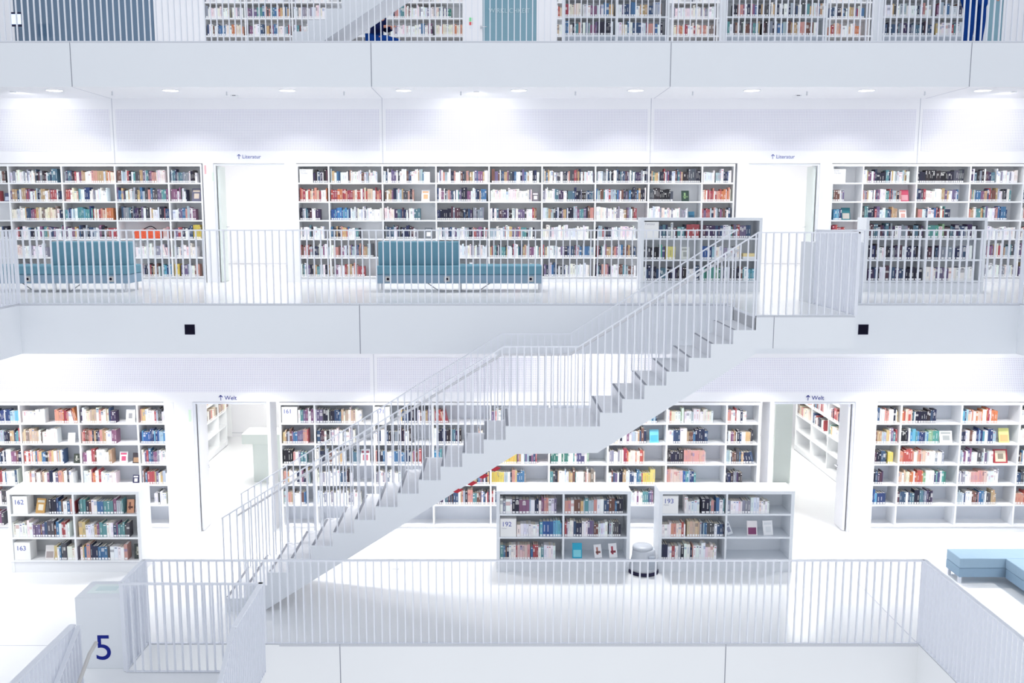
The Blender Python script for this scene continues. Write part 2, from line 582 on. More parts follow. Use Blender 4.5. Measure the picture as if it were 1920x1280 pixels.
# rooms behind the doors
def room(x0, x1, y0, y1, z0, h, nm, lamp=70, col=(1.0, 1.0, .94)):
    struct('wall_left', x0 - .1, x0, y0, y1, z0, z0 + h, M_WALL)
    struct('wall_right', x1, x1 + .1, y0, y1, z0, z0 + h, M_WALL)
    struct('wall_back', x0 - .1, x1 + .1, y1, y1 + .1, z0, z0 + h, M_WALL)
    struct('ceiling', x0 - .1, x1 + .1, y0, y1 + .1, z0 + h, z0 + h + .05, M_CEIL)
    e = empty('ceiling_light', ((x0 + x1) / 2, (y0 + y1) / 2, z0 + h), nm, 'ceiling light', 'panel lights in the side rooms')
    MB().box(-.6, .6, -.6, .6, -.05, 0).obj('housing', M_SHELF, e)
    MB().box(-.56, .56, -.56, .56, -.056, -.05).obj('diffuser', M_LAMP, e)
    area('room_lamp', (0, 0, -.07), 1.1, lamp, col, parent=e, sy=1.1)
RY6 = YW6 + .45
RY5 = YW5 + .45
room(-6.9, -3.0, RY6, 23.8, Z6, 3.0, 'square panel light in the room behind the upper left doorway')
room(4.2, 8.2, RY6, 23.8, Z6, 3.0, 'square panel light in the room behind the upper right doorway')
room(-6.6, -3.0, RY5, 22.0, Z5, 2.9, 'square panel light in the room behind the lower left doorway', 75)
room(4.0, 8.4, RY5, 22.0, Z5, 2.9, 'square panel light in the room behind the lower right doorway', 80)
# thin shadow joints on the rooms' rear walls
for (a, b, y, v, Zf) in ((-6.9, -3.0, 23.8, 494, Z6), (4.2, 8.2, 23.8, 494, Z6), (-6.6, -3.0, 22.0, 811, Z5), (4.0, 8.4, 22.0, 826, Z5)):
    z = at_y(0, v, y).z
    trim(a, b, y - .004, y, z - .006, z + .006, M_JOINTL)

# ------------------------------------------------------------------ doors: steel frames with a leaf folded back
def door_frame(n, x0, x1, YW, z0, side):
    h = TOPW - .03
    e = bpy.data.objects.new('door_%d' % n, None)
    COL.objects.link(e)
    tag(e, kind='structure')
    xs = x0 if side < 0 else x1
    s = -side
    e.location = (xs, YW, z0)
    MB().box(min(0, s * .035), max(0, s * .035), .02, .07, 0, h).obj('frame', M_RAIL, e)
    MB().box(min(s * .05, s * .09), max(s * .05, s * .09), .08, .46, .01, h - .01).obj('leaf', M_GREENW if n < 3 else M_WALL, e)
    MB().box(0 + min(0, s * (x1 - x0)), max(0, s * (x1 - x0)), .02, .06, h, h + .03).obj('head', M_RAIL, e)
    k = MB().tube([(s * .09, .42, 1.05), (s * .14, .42, 1.05), (s * .14, .30, 1.05)], .01).obj('handle', M_STEEL, e)
    return e
door_frame(1, D6[0][0], D6[0][1], YW6, Z6, -1)
door_frame(2, D6[1][0], D6[1][1], YW6, Z6, 1)
door_frame(3, D5[0][0], D5[0][1], YW5, Z5, -1)
door_frame(4, D5[1][0], D5[1][1], YW5, Z5, 1)

# ------------------------------------------------------------------ lettering on the walls
def arrow_text(u, v, YW, s, label, m=M_INKS):
    p = at_y(u, v, YW)
    e = empty('wall_lettering', (p.x, YW - .002, p.z), label, 'sign', 'arrow signs above the doorways')
    w = text_mesh('word', s, .098, m, (.06, 0, 0), parent=e, align='LEFT')
    a = MB()
    a.box(-.005, .005, -.002, .001, -.04, .045)
    a.prism([(-.004, .05), (-.036, .018), (-.026, .010), (.006, .042)], -.002, .001)
    a.prism([(.004, .05), (-.006, .042), (.026, .010), (.036, .018)], -.002, .001)
    a.obj('arrow', m, e)
arrow_text(448, 294, YW6, 'Literatur', 'blue arrow and word Literatur above the upper left doorway')
arrow_text(1449, 294, YW6, 'Literatur', 'blue arrow and word Literatur above the upper right doorway')
arrow_text(414, 746, YW5, 'Welt', 'blue arrow and word Welt above the lower left doorway', M_INK)
arrow_text(1515, 746, YW5, 'Welt', 'blue arrow and word Welt above the lower right doorway', M_INK)

# ------------------------------------------------------------------ ceiling lamps of the galleries
YLAMP = at_z(0, 168.5, ZB7).y
def down_light(x, y, z, power, label, group, r=.13, spread=125):
    e = empty('ceiling_light', (x, y, z), label, 'ceiling light', group)
    MB().lathe([(r + .02, 0), (r + .02, -.008), (r, -.010), (r, -.003)]).obj('trim_ring', M_SHELF, e, fixn=True)
    MB().lathe([(r - .001, -.002), (r - .001, -.006)]).obj('diffuser', M_LAMP, e, fixn=True)
    area('lamp', (0, 0, -.014), .24, power, (1, .985, .97), parent=e, spread=spread)
ORDN = ['first', 'second', 'third', 'fourth']
POS = ['leftmost', 'second from the left', 'third from the left', 'fourth from the left', 'fifth from the left', 'sixth from the left', 'fourth from the right', 'third from the right', 'second from the right', 'rightmost']
XLMP = [at_z(u, 168.5, ZB7).x for u in (102, 320, 539, 757, 973, 1192, 1410, 1625, 1843)]
for i, x in enumerate(XLMP):
    nm = POS[i] if i < 5 else POS[i + 1]
    down_light(x, YLAMP, ZB7 - .006, 62 * LAMP, 'round white downlight, %s in the ceiling strip below the top balustrade' % nm, 'downlights below the top balustrade')
for i in range(9):
    x = -7.9 + 2.03 * i
    down_light(x, Y6 + .62, ZB6 - .006, 80 * LAMP, 'round downlight, %s, under the middle balustrade slab, over the lower gallery' % (POS[i] if i < 5 else POS[i + 1]), 'downlights under the middle slab', spread=100)
for i in range(4):
    for x, nm in ((XL6 - .75, 'left'), (XR6 + .75, 'right')):
        down_light(x, Y6 - 1.4 - 2.1 * i, ZB6, 82 * LAMP, 'round downlight under the %s wing of the middle slab, %s from the back' % (nm, ORDN[i]), 'downlights under the slab wings', spread=105)
# wall washers: the bright patches on the panels
def washer(x, yw, z, power, label):
    e = empty('wall_washer', (x, yw - 1.0, z), label, 'spotlight', 'wall washers in the gallery ceilings')
    MB().lathe([(.05, 0), (.05, -.02), (.035, -.022)], seg=16).obj('housing', M_SHELF, e, fixn=True)
    l = bpy.data.lights.new('wash', 'SPOT')
    l.energy = power
    l.spot_size = radians(140)
    l.spot_blend = 1
    l.shadow_soft_size = .08
    l.color = (1, .99, .98)
    o = bpy.data.objects.new('wash', l)
    COL.objects.link(o)
    o.parent = e
    o.location = (0, 0, -.04)
    o.rotation_euler = (radians(52), 0, 0)
for x, nm in ((-8.4, 'left'), (-.3, 'middle'), (9.1, 'right')):
    washer(x, YW6, ZB7 - .006, 170 * LAMP, 'small wall washer at the %s of the upper gallery ceiling' % nm)
for x, nm in ((-7.6, 'left'), (1.6, 'middle'), (7.4, 'right')):
    washer(x, YW5, ZB6 - .006, 230 * LAMP, 'small wall washer at the %s of the lower gallery ceiling' % nm)
# small ceiling sensors
for u, nm in ((210, 'leftmost'), (425, 'second from the left'), (645, 'third from the left'), (864, 'fourth from the left'), (1079, 'fifth from the left'), (1299, 'third from the right'), (1513, 'second from the right'), (1734, 'rightmost')):
    p = at_z(u, 171, ZB7)
    o = MB().lathe([(.012, 0), (.012, -.05), (.02, -.055), (.004, -.07)], seg=10).obj('sprinkler', M_STEEL, fixn=True)
    o.location = (p.x, p.y, ZB7 - .006)
    tag(o, 'tiny metal sprinkler head, %s in the ceiling below the top balustrade' % nm, 'sprinkler', 'sprinkler heads in the ceiling')
for u, nm in ((440, 'left'), (1495, 'right')):
    p = at_z(u, 178, ZB7)
    e = empty('smoke_detector', (p.x, p.y, ZB7 - .006), 'small detector with dark slots on the ceiling above the %s doorway' % nm, 'detector', 'detectors on the ceiling')
    MB().box(-.06, .06, -.06, .06, -.02, 0).obj('housing', M_SHELF, e)
    MB().box(-.03, .03, -.063, -.05, -.016, -.006).obj('slot', M_SCRF, e)

# ------------------------------------------------------------------ railings
_shared = {}
def fin(h, w=.015, d=.034):
    k = (round(h, 3), w, d)
    if k not in _shared:
        _shared[k] = MB().box(-w / 2, w / 2, -d / 2, d / 2, 0, h).mesh('baluster', M_RAIL)
    return _shared[k]
def railing(label, a, b, z, sp=.1, h=1.08, skip_rail=False, w=.015, d=.034, near_first=True):
    a, b = Vector((*a, z)), Vector((*b, z))
    L = (b - a).length
    ang = math.atan2(b.y - a.y, b.x - a.x)
    e = empty('railing', a, label, 'railing', None, ang)
    MB().box(-.02, L + .02, -d / 2 - .003, d / 2 + .003, h - .018, h).obj('top_rail', M_RAIL, e)
    MB().box(-.01, L + .01, -d / 2, d / 2, 0.004, .014).obj('bottom_rail', M_RAIL, e)
    n = int(round(L / sp))
    xs = [i * L / n for i in range(n + 1)]
    xs.sort(key=lambda x: (e.location + Vector((cos(ang) * x, sin(ang) * x, 0)) - Vector((0, 0, ZC))).length)
    me = fin(h - .018 - .012, w, d)
    rest = MB()
    for i, x in enumerate(xs):
        if i < 100:
            o = bpy.data.objects.new('baluster', me)
            COL.objects.link(o)
            o.parent = e
            o.location = (x, 0, .013)
        else:
            rest.box(x - w / 2, x + w / 2, -d / 2, d / 2, .013, h - .018)
    if rest.v:
        o = rest.obj('baluster_row', M_RAIL, e)
        o['kind'] = 'stuff'
    return e
XLN = at_y(1418, 594, YN).x
XRN = at_y(1603, 594, YN).x
railing('white steel balustrade along the front edge of the lower gallery', (XLa, Y5 + .03), (XR5, Y5 + .03), Z5, .0963, 1.09)
railing('white balustrade running toward the viewer at the right of the lower void', (XR5 + .03, Y5 + .03), (XR5 + .03, 3.0), Z5, .0963, 1.09, d=.044)
railing('white balustrade returning beside the box marked 5', (XLa - .03, Y5 + .03), (XLa - .03, YL5), Z5, .0963, 1.09)
railing('white balustrade across the far edge of the lower left landing', (XLa, YL5 - .02), (XLb, YL5 - .02), Z5, .0963, 1.09)
railing('white balustrade closing the right side of the lower left landing', (XLb, YL5 - .02), (XLb, YLN), Z5, .07, 1.09, d=.05)
railing('white balustrade along the left edge of the lower void, cut by the bottom left corner', (XLa - .09, YLN), (XLa - .09, 3.0), Z5, .08, 1.09, d=.06)
railing('white balustrade of the middle gallery behind the blue sofas', (XL6, Y6 + .03), (at_y(1380, 500, Y6).x, Y6 + .03), Z6)
railing('white balustrade of the middle gallery right of the stair landing', (XRN, Y6 + .03), (XR6, Y6 + .03), Z6)
railing('white balustrade across the front of the upper stair landing', (XLN, YN + .03), (XRN, YN + .03), Z6, .1)
railing('white balustrade down the right side of the upper stair landing', (XRN + .02, YN + .03), (XRN + .02, Y6 + .03), Z6, .1)
railing('white balustrade at the far left running toward the viewer', (XL6 - .03, Y6 + .03), (XL6 - .03, 7.0), Z6, .1)
railing('white balustrade at the far right running toward the viewer', (XR6 + .03, Y6 + .03), (XR6 + .03, 7.0), Z6, .1)
railing('white balustrade along the top gallery with shelves behind', (-9.4, Y7 + .03), (10.0, Y7 + .03), Z7, .1017)

# ------------------------------------------------------------------ staircases
def staircase(label, xs_low, xs_high, z0, rise, yn, width, tht=.62, cutz=None, rails=True, landing=None, m=None):
    """stair climbing to +x; xs_low are the tread starts of the lower flight (last = landing start), xs_high those of the upper"""
    m = m or M_FASCIA
    e = empty('staircase', (xs_low[0], yn, z0), label, 'stairs')
    ox, oy, oz = xs_low[0], yn, z0
    nl = len(xs_low)
    pts = []
    steps = []
    for i, x in enumerate(xs_low[:-1]):
        z = (i + 1) * rise
        pts += [(x, z - rise), (x, z)]
        steps.append((x, xs_low[i + 1], z))
    zl = nl * rise
    if xs_high:
        pts += [(xs_low[-1], zl - rise), (xs_low[-1], zl)]
        steps.append((xs_low[-1], xs_high[0], zl))
        for i, x in enumerate(xs_high[:-1]):
            z = zl + (i + 1) * rise
            pts += [(x, z - rise), (x, z)]
            steps.append((x, xs_high[i + 1], z))
        ztop = zl + len(xs_high) * rise
        pts += [(xs_high[-1], ztop - rise), (xs_high[-1], ztop)]
    else:
        ztop = zl
        pts += [(xs_low[-1], zl - rise)]
    return e, pts, steps, (ox, oy, oz), ztop

XS = [422, 461, 502.3, 542.6, 582.7, 622.8, 663.4, 703.8, 744.8, 784.5, 825.8, 866.5, 906.8, 948]
VS = [1119, 1095.4, 1071.5, 1047, 1023, 999, 975, 950.5, 926.7, 902, 877, 852, 827, 802]
XH = [1125, 1167, 1208.5, 1250, 1292, 1333.5, 1375.5, 1418]
VH = [776, 751, 724.5, 699, 672.5, 646.5, 620, 594]
xlow = [at_y(u, v, YN).x for u, v in zip(XS, VS)]
xhigh = [at_y(u, v, YN).x for u, v in zip(XH, VH)]
RISE = (Z6 - Z5) / 22
e, pts, steps, (ox, oy, oz), ztop = staircase('long white staircase with mid landing rising from lower to middle gallery', xlow, xhigh, Z5, RISE, YN, 1.2)
SW = 1.18
PT = .03
u1 = at_y(494, 1143, YN); u2 = at_y(968, 851, YN); u3 = at_y(1120, 849, YN); u4 = at_y(1418, 664, YN)
lower_edge = [(xhigh[-1], u4.z), (u3.x, u3.z), (u2.x, u2.z), (u1.x + .0, 0.0)]
for k, y0 in enumerate((0, SW - PT)):
    prof = [(x - ox, z) for x, z in pts] + [(x - ox, z) for x, z in lower_edge]
    MB().prism(prof, y0, y0 + PT).obj('stringer', M_FASCIA, e, fixn=True)
# closed underside
sof = MB()
le = [(x - ox, z + .02) for x, z in lower_edge]
for (xa, za), (xb, zb) in zip(le, le[1:]):
    sof.poly([(xa, PT, za), (xb, PT, zb), (xb, SW - PT, zb), (xa, SW - PT, za)])
    sof.poly([(xa, SW - PT, za + .03), (xb, SW - PT, zb + .03), (xb, PT, zb + .03), (xa, PT, za + .03)])
sof.obj('underside', M_CEIL, e)
for i, (xa, xb, z) in enumerate(steps):
    big = (xb - xa) > .6
    t = MB().box(xa - ox + (.0 if i else 0), xb - ox, PT, SW - PT, z - .03, z).obj('landing' if big else 'tread', M_STEP, e)
    MB().box(xa - ox + .004, xa - ox + .04, PT + .02, SW - PT - .02, z, z + .002).obj('nosing_strip', M_NOSE, t)
for i, (xa, xb, z) in enumerate(steps + [(xhigh[-1], 0, ztop)]):
    MB().box(xa - ox, xa - ox + .012, PT, SW - PT, z - RISE, z - .03).obj('riser', M_STEP, e)
# rails
nr = [at_y(416, 970, YN), at_y(945, 648.5, YN), at_y(1085, 648.5, YN), at_y(1420, 436, YN)]
YFR = YN + SW
fr = [at_y(452, 924, YFR), at_y(940, 625, YFR), at_y(1068, 625, YFR), at_y(1383, 428.6, YFR)]
def zat(poly, x):
    for a, b in zip(poly, poly[1:]):
        if x <= b.x: break
    return a.z + (b.z - a.z) * (x - a.x) / (b.x - a.x)
def step_z(x):
    z = 0
    for xa, xb, zz in steps:
        if x >= xa: z = zz
    return z
count = 0
rest = MB()
for poly, yy in ((nr, .005), (fr, SW - .005)):
    mb = MB()
    hd = .021
    P = [(p.x - ox, p.z) for p in poly]
    for (xa, za), (xb, zb) in zip(P, P[1:]):
        n = len(mb.v)
        mb.v += [(xa, yy - hd, za - .016), (xb, yy - hd, zb - .016), (xb, yy + hd, zb - .016), (xa, yy + hd, za - .016),
                 (xa, yy - hd, za), (xb, yy - hd, zb), (xb, yy + hd, zb), (xa, yy + hd, za)]
        for q in ((0, 3, 2, 1), (4, 5, 6, 7), (0, 1, 5, 4), (1, 2, 6, 5), (2, 3, 7, 6), (3, 0, 4, 7)):
            mb.f.append(tuple(n + k for k in q)); mb.c.append(None)
    mb.obj('top_rail', M_RAIL, e)
    n = int((poly[-1].x - poly[0].x) / .0955)
    for i in range(n + 1):
        x = poly[0].x + .008 + i * (poly[-1].x - poly[0].x - .02) / n
        zt = zat(poly, x) - .016
        zb = step_z(x) if x > xlow[0] else 0.0
        if count < 100:
            o = bpy.data.objects.new('baluster', MB().box(-.008, .008, -.008, .008, 0, zt - zb).mesh('baluster', M_RAIL))
            COL.objects.link(o)
            o.parent = e
            o.location = (x - ox, yy, zb)
        else:
            rest.box(x - ox - .008, x - ox + .008, yy - .008, yy + .008, zb, zt)
        count += 1
rest.obj('baluster_row', M_RAIL, e)['kind'] = 'stuff'
hr = [(p.x - ox, SW - .09, p.z - .29) for p in fr]
hr[0] = (hr[0][0] - .05, hr[0][1], hr[0][2] - .02)
h_ = MB().tube(hr, .018, 10).obj('handrail', M_HAND, e, smooth=True)
for i in range(9):
    t = .3 + i * (hr[-1][0] - hr[0][0] - .5) / 8
    x = hr[0][0] + t
    z = zat(fr, x + ox) - .29
    MB().box(x - .006, x + .006, SW - .09, SW - .02, z - .03, z - .018).obj('bracket', M_HAND, h_)
# red head-height markers under the flight
for u, v in ((859, 919), (886, 905.5), (907.5, 892), (930, 878)):
    p = at_y(u, v, YN)
    k = .0072
    a = MB()
    dx, dz = 12 * k, 4.5 * k
    cx, cz = p.x - ox - .002, p.z - .006
    a.prism([(cx - 9 * k, cz - 2 * k), (cx - 1 * k, cz - 4.4 * k), (cx + 9 * k, cz + 1.6 * k), (cx + 1 * k, cz + 4.2 * k)], -.004, .03)
    tag(a.obj('marker_tab', M_RED, e, fixn=True), label='red warning tab on the underside of the flight')
# upper landing slab carried by the stair head
la = struct('floor', XLN, XRN, YN, Y6, Z6 - .42, Z6, M_FASCIA)
struct('floor', XLN + .01, XRN - .01, YN + .03, Y6 + .02, Z6, Z6 + .004, M_FLOOR)
x = at_y(1451, 610, YN).x
trim(x - .004, x + .004, YN - .002, YN + .001, Z6 - .42, Z6)
trim(XLN, XRN, YN - .003, YN, Z6 - .014, Z6 - .006, M_JOINTL)

# stair going up from the top gallery
Y7S = 17.1
x7 = [at_y(548, 59, Y7S).x + (i) * .292 for i in range(12)]
z7a = at_y(0, 59, Y7S).z
r7 = .195
n0 = 4                                  # risers already below the sight line of the slab
z_start = z7a - n0 * r7
x7 = [at_y(548, 59, Y7S).x + (i - n0 + 1) * .292 for i in range(18)]
e7, pts7, steps7, (ox7, oy7, oz7), zt7 = staircase('white staircase climbing out of frame from the top gallery', x7, [], z_start, r7, Y7S, 1.2)
b1 = at_y(608, 76, Y7S)
low7 = [(x7[-1], b1.z - oz7 + (x7[-1] - b1.x) * .64), (b1.x, b1.z - oz7), (b1.x - (b1.z - oz7) / .64, 0)]
for y0 in (0, 1.12):
    MB().prism([(x - ox7, z) for x, z in pts7] + [(x - ox7, z) for x, z in low7], y0, y0 + .03).obj('stringer', M_FASCIA, e7, fixn=True)
for xa, xb, z in steps7:
    t = MB().box(xa - ox7, xb - ox7, .03, 1.12, z - .03, z).obj('tread', M_STEP, e7)
    MB().box(xa - ox7, xa - ox7 + .012, .03, 1.12, z - r7, z - .03).obj('riser', M_STEP, e7)
so = MB()
(xa, za), (xb, zb) = low7[0], low7[1]
so.poly([(xa - ox7, .03, za + .01), (xb - ox7, .03, zb + .01), (xb - ox7, 1.12, zb + .01), (xa - ox7, 1.12, za + .01)])
so.obj('underside', M_CEIL, e7)

# stair going down toward the viewer at the lower left
e8 = empty('staircase', (XLa, YLN, Z5), 'white staircase descending toward the viewer at the bottom left', 'stairs')
w8 = XLb - XLa
for i in range(9):
    z = -(i + 1) * .182
    MB().box(.03, w8 - .03, -(i + 1) * .29, -i * .29, z - .03, z).obj('tread', M_STEP, e8)
    MB().box(.03, w8 - .03, -i * .29 - .012, -i * .29, z, z + .15).obj('riser', M_STEP, e8)
def sl(y): return y * .182 / .29
for xx, nmx in ((-.02, 0), (w8 - .01, 1)):
    L = 3.2
    def slab(y0, y1, zz0, zz1, x0, x1, mat_, nm):
        m_ = MB()
        m_.v += [(x0, y0, zz0(y0)), (x1, y0, zz0(y0)), (x1, y1, zz0(y1)), (x0, y1, zz0(y1)), (x0, y0, zz1(y0)), (x1, y0, zz1(y0)), (x1, y1, zz1(y1)), (x0, y1, zz1(y1))]
        m_.f += [(0, 3, 2, 1), (4, 5, 6, 7), (0, 1, 5, 4), (1, 2, 6, 5), (2, 3, 7, 6), (3, 0, 4, 7)]
        m_.c += [None] * 6
        return m_.obj(nm, mat_, e8, fixn=True)
    slab(-L, 0, lambda y: 1.07 + sl(y), lambda y: 1.09 + sl(y), xx - .022, xx + .022, M_RAIL, 'top_rail')
    slab(-L, 0, lambda y: -.32 + sl(y), lambda y: .02 + sl(y), xx - .01, xx + .02, M_FASCIA, 'stringer')
    for i in range(44):
        y = -.02 - i * .072
        MB().box(xx - .028, xx + .028, y - .008, y + .008, sl(y), 1.07 + sl(y)).obj('baluster', M_RAIL, e8)
MB().tube([(.10, .12, .84), (.10, -.05, .80), (.10, -3.0, .80 - sl(2.95))], .02, 10).obj('handrail', mat('warm_handrail', (.62, .60, .58), .4, .4), e8, smooth=True)

# ------------------------------------------------------------------ speaker hatches in the fascia
for u, nm in ((356, 'left'), (1618.5, 'right')):
    p = at_y(u, 617.5, Y6)
    e = empty('wall_speaker', (p.x, Y6, p.z), 'small square black speaker on the %s of the middle white fascia' % nm, 'speaker', 'speakers in the fascia')
    MB().box(-.074, .074, -.006, 0, -.074, .074).obj('frame', M_SCRF, e)
    MB().box(-.066, .066, -.008, -.006, -.066, .066).obj('grille', M_BLACK, e)
# ------------------------------------------------------------------ wall bookcases
def wall_case(label, YW, z0, xa, xb, divs, grp):
    sd = .03
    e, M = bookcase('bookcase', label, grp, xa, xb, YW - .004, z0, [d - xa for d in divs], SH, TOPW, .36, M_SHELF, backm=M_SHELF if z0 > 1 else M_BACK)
    return M
G = 'white wall bookcases'
M6L = wall_case('white wall bookcase behind the left sofa, left of the upper left doorway', YW6, Z6, -10.2, -5.46, [-9.09, -8.09, -7.09, -6.09], G)
M6C = wall_case('wide white wall bookcase in the middle gallery behind the centre sofa', YW6, Z6, -3.69, 4.53, XD[6:14], G)
M6R = wall_case('white wall bookcase right of the upper right doorway', YW6, Z6, 6.34, 11.0, [6.93, 7.94, 8.94, 9.94], G)
s5 = .97
D5L = [at_y(u, 830, YW5).x for u in (40, 150, 260)]
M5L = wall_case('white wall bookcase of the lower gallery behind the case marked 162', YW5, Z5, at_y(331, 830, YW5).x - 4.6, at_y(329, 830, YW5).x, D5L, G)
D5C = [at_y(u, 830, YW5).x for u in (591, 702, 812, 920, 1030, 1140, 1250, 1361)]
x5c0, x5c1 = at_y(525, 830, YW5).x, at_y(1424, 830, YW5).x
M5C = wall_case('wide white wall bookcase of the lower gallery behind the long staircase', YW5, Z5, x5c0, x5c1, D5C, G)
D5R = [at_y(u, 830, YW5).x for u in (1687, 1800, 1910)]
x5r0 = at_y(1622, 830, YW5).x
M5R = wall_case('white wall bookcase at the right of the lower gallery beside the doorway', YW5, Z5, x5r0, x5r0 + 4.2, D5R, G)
_seed = [100]
def row(M, YW, vref, xa, z, items, h6=True, **kw):
    """items: (u0, u1, palette) read along the shelf; converted to metres at the shelf's own plane"""
    inv = M.inverted()
    for it in items:
        u0, u1, pl = it[0], it[1], it[2]
        a = (inv @ at_y(u0, vref, YW)).x
        b = (inv @ at_y(u1, vref, YW)).x
        for d in DIVS.get(round(M.translation.x * 10 + M.translation.z * 1000), []):
            if a < d + .016 and b > d - .016:
                if d - a < b - d: a = d + .017
                else: b = d - .017
        _seed[0] += 1
        if pl[0] == 'F':
            face_out(M, a, b, z, it[3], it[4], int(pl[1:] or 0), h=it[5] if len(it) > 5 else None, y=.05)
        elif pl[0] == 'S':
            pass
        else:
            fill(M, a, b, z, pl[0], _seed[0], lean=(1 if pl.endswith('/') else False), **kw)
W1 = (.85, .85, .85)
R6C = {
 5: [(588, 616, 'd'), (620, 692, 'm'), (692, 707, 'l'), (719, 806, 'm'), (820, 916, 'm'), (922, 1012, 'm'), (1019, 1095, 'm'), (1095, 1113, 'l'), (1118, 1214, 'd'), (1219, 1280, 'm'), (1280, 1314, 'k'), (1319, 1341, 'l'), (1342, 1371, 'm')],
 4: [(563, 613, 'w'), (621, 716, 'w'), (722, 776, 'm'), (790, 805, 'F0', W1, (.85, .45, .25)), (820, 912, 'm'), (920, 997, 'l'), (998, 1010, 'F0', (.2, .18, .22), W1), (1018, 1040, 'l'), (1040, 1113, 'd'), (1118, 1211, 'm'), (1217, 1263, 'k'), (1279, 1293, 'F2', (.03, .06, .05), (.25, .4, .2)), (1317, 1370, 'w')],
 3: [(563, 601, 'd'), (621, 660, 'b'), (660, 716, 'l'), (721, 740, 'l'), (740, 789, 'd'), (820, 907, 'd'), (919, 960, 'd'), (960, 1006, 'm'), (1018, 1113, 'm'), (1118, 1170, 'l'), (1170, 1195, 'm'), (1217, 1255, 'l'), (1255, 1290, 'l'), (1292, 1303, 'F1', (.04, .15, .25), (.02, .08, .15)), (1316, 1369, 'm')],
 2: [(564, 588, 'd'), (588, 607, 'l'), (621, 675, 'm'), (723, 782, 'd'), (796, 810, 'F0', (.2, .22, .25), W1), (820, 915, 'm'), (919, 960, 'm'), (960, 1003, 'm'), (1018, 1104, 'l'), (1119, 1160, 'm'), (1160, 1192, 'l')],
 1: [(564, 618, 'm'), (621, 700, 'm'), (820, 912, 'l'), (919, 960, 'm'), (960, 1015, 'm'), (1018, 1113, 'm'), (1119, 1192, 'm')],
 0: [(565, 619, 'm'), (621, 684, 'm'), (820, 905, 'l'), (919, 1000, 'l'), (1020, 1060, 'm'), (1060, 1105, 'l'), (1118, 1192, 'm')],
}
R6L = {
 5: [(-60, 12, 'm'), (20, 66, 'l'), (67, 107, 'd'), (121, 140, 'd'), (140, 200, 'm'), (200, 216, 'w'), (220, 296, 'm'), (296, 310, 'l'), (320, 370, 'd')],
 4: [(-40, 0, 'm'), (6, 18, 'F1', (.08, .10, .2), (.6, .65, .8)), (20, 116, 'm'), (124, 148, 'w'), (148, 170, 'b'), (170, 202, 'l'), (219, 316, 'm'), (321, 350, 'm'), (358, 375, 'F0', (.15, .15, .22), (.7, .6, .5))],
 3: [(23, 48, 'l'), (48, 75, 'm'), (75, 108, 'p'), (108, 120, 'd'), (123, 175, 'b'), (175, 213, 'w'), (224, 265, 'd'), (265, 318, 'm'), (324, 368, 'm')],
 2: [(-30, 15, 'm'), (30, 120, 'm'), (125, 221, 'm'), (306, 318, 'r'), (325, 362, 'm'), (363, 377, 'y')],
 1: [(33, 90, 'l'), (255, 285, 'l'), (285, 318, 'l/'), (327, 370, 'l')],
 0: [(33, 90, 'l'), (255, 300, 'm'), (305, 322, 'b'), (328, 338, 'y'), (340, 374, 'm')],
}
R6R = {
 5: [(1616, 1705, 'm'), (1717, 1807, 'k'), (1816, 1865, 'd'), (1868, 1908, 'l'), (1917, 1990, 'm')],
 4: [(1560, 1583, 'm'), (1614, 1690, 'm'), (1691, 1706, 'F1', (.6, .08, .15), (.7, .35, .4)), (1714, 1797, 'm'), (1815, 1896, 'm'), (1915, 1990, 'm')],
 3: [(1563, 1578, 'b'), (1580, 1596, 'F1', (.03, .18, .22), (.6, .55, .5)), (1616, 1683, 'm'), (1688, 1702, 'F0', W1, (.7, .4, .35)), (1713, 1781, 'm'), (1812, 1888, 'm'), (1911, 1980, 'm')],
 2: [(1560, 1583, 'w'), (1848, 1903, 'l'), (1910, 1990, 'm')],
 1: [(1846, 1903, 'm'), (1910, 1990, 'm')],
 0: [(1846, 1903, 'l'), (1910, 1990, 'm')],
}
VR6 = [518, 483, 448, 413, 378, 343]
for k in range(6):
    row(M6C, YW6, VR6[k], 0, SH[k], R6C[k])
    row(M6L, YW6, VR6[k], 0, SH[k], R6L[k])
    row(M6R, YW6, VR6[k], 0, SH[k], R6R[k])
R5L = {
 5: [(-60, -5, 'm'), (0, 38, 'b'), (43, 86, 'l'), (103, 149, 'w/'), (152, 162, 'd'), (162, 205, 'p'), (205, 217, 'd'), (234, 251, 'F9', W1, (.8, .8, .84)), (264, 312, 'm')],
 4: [(-60, -5, 'm'), (0, 39, 'm'), (43, 80, 'p'), (80, 108, 'l'), (125, 138, 'F0', W1, (.8, .6, .6)), (154, 220, 'm'), (264, 325, 'b')],
 3: [(-60, 40, 'm'), (46, 60, 'w'), (60, 120, 'm'), (136, 148, 'F2', (.05, .06, .05), (.5, .5, .45)), (156, 211, 'm'), (222, 237, 'F0', W1, (.6, .1, .2)), (247, 261, 'F1', (.06, .05, .06), (.4, .25, .15)), (266, 295, 'm'), (295, 312, 'l')],
 2: [(-60, 35, 'm'), (46, 85, 'p'), (85, 138, 'm'), (158, 172, 'l'), (172, 190, 'w'), (190, 218, 'l'), (247, 258, 'F0', (.04, .04, .10), W1), (268, 328, 'm')],
 1: [(-60, 12, 'm'), (290, 312, 'm')],
 0: [(-60, 8, 'm')],
}
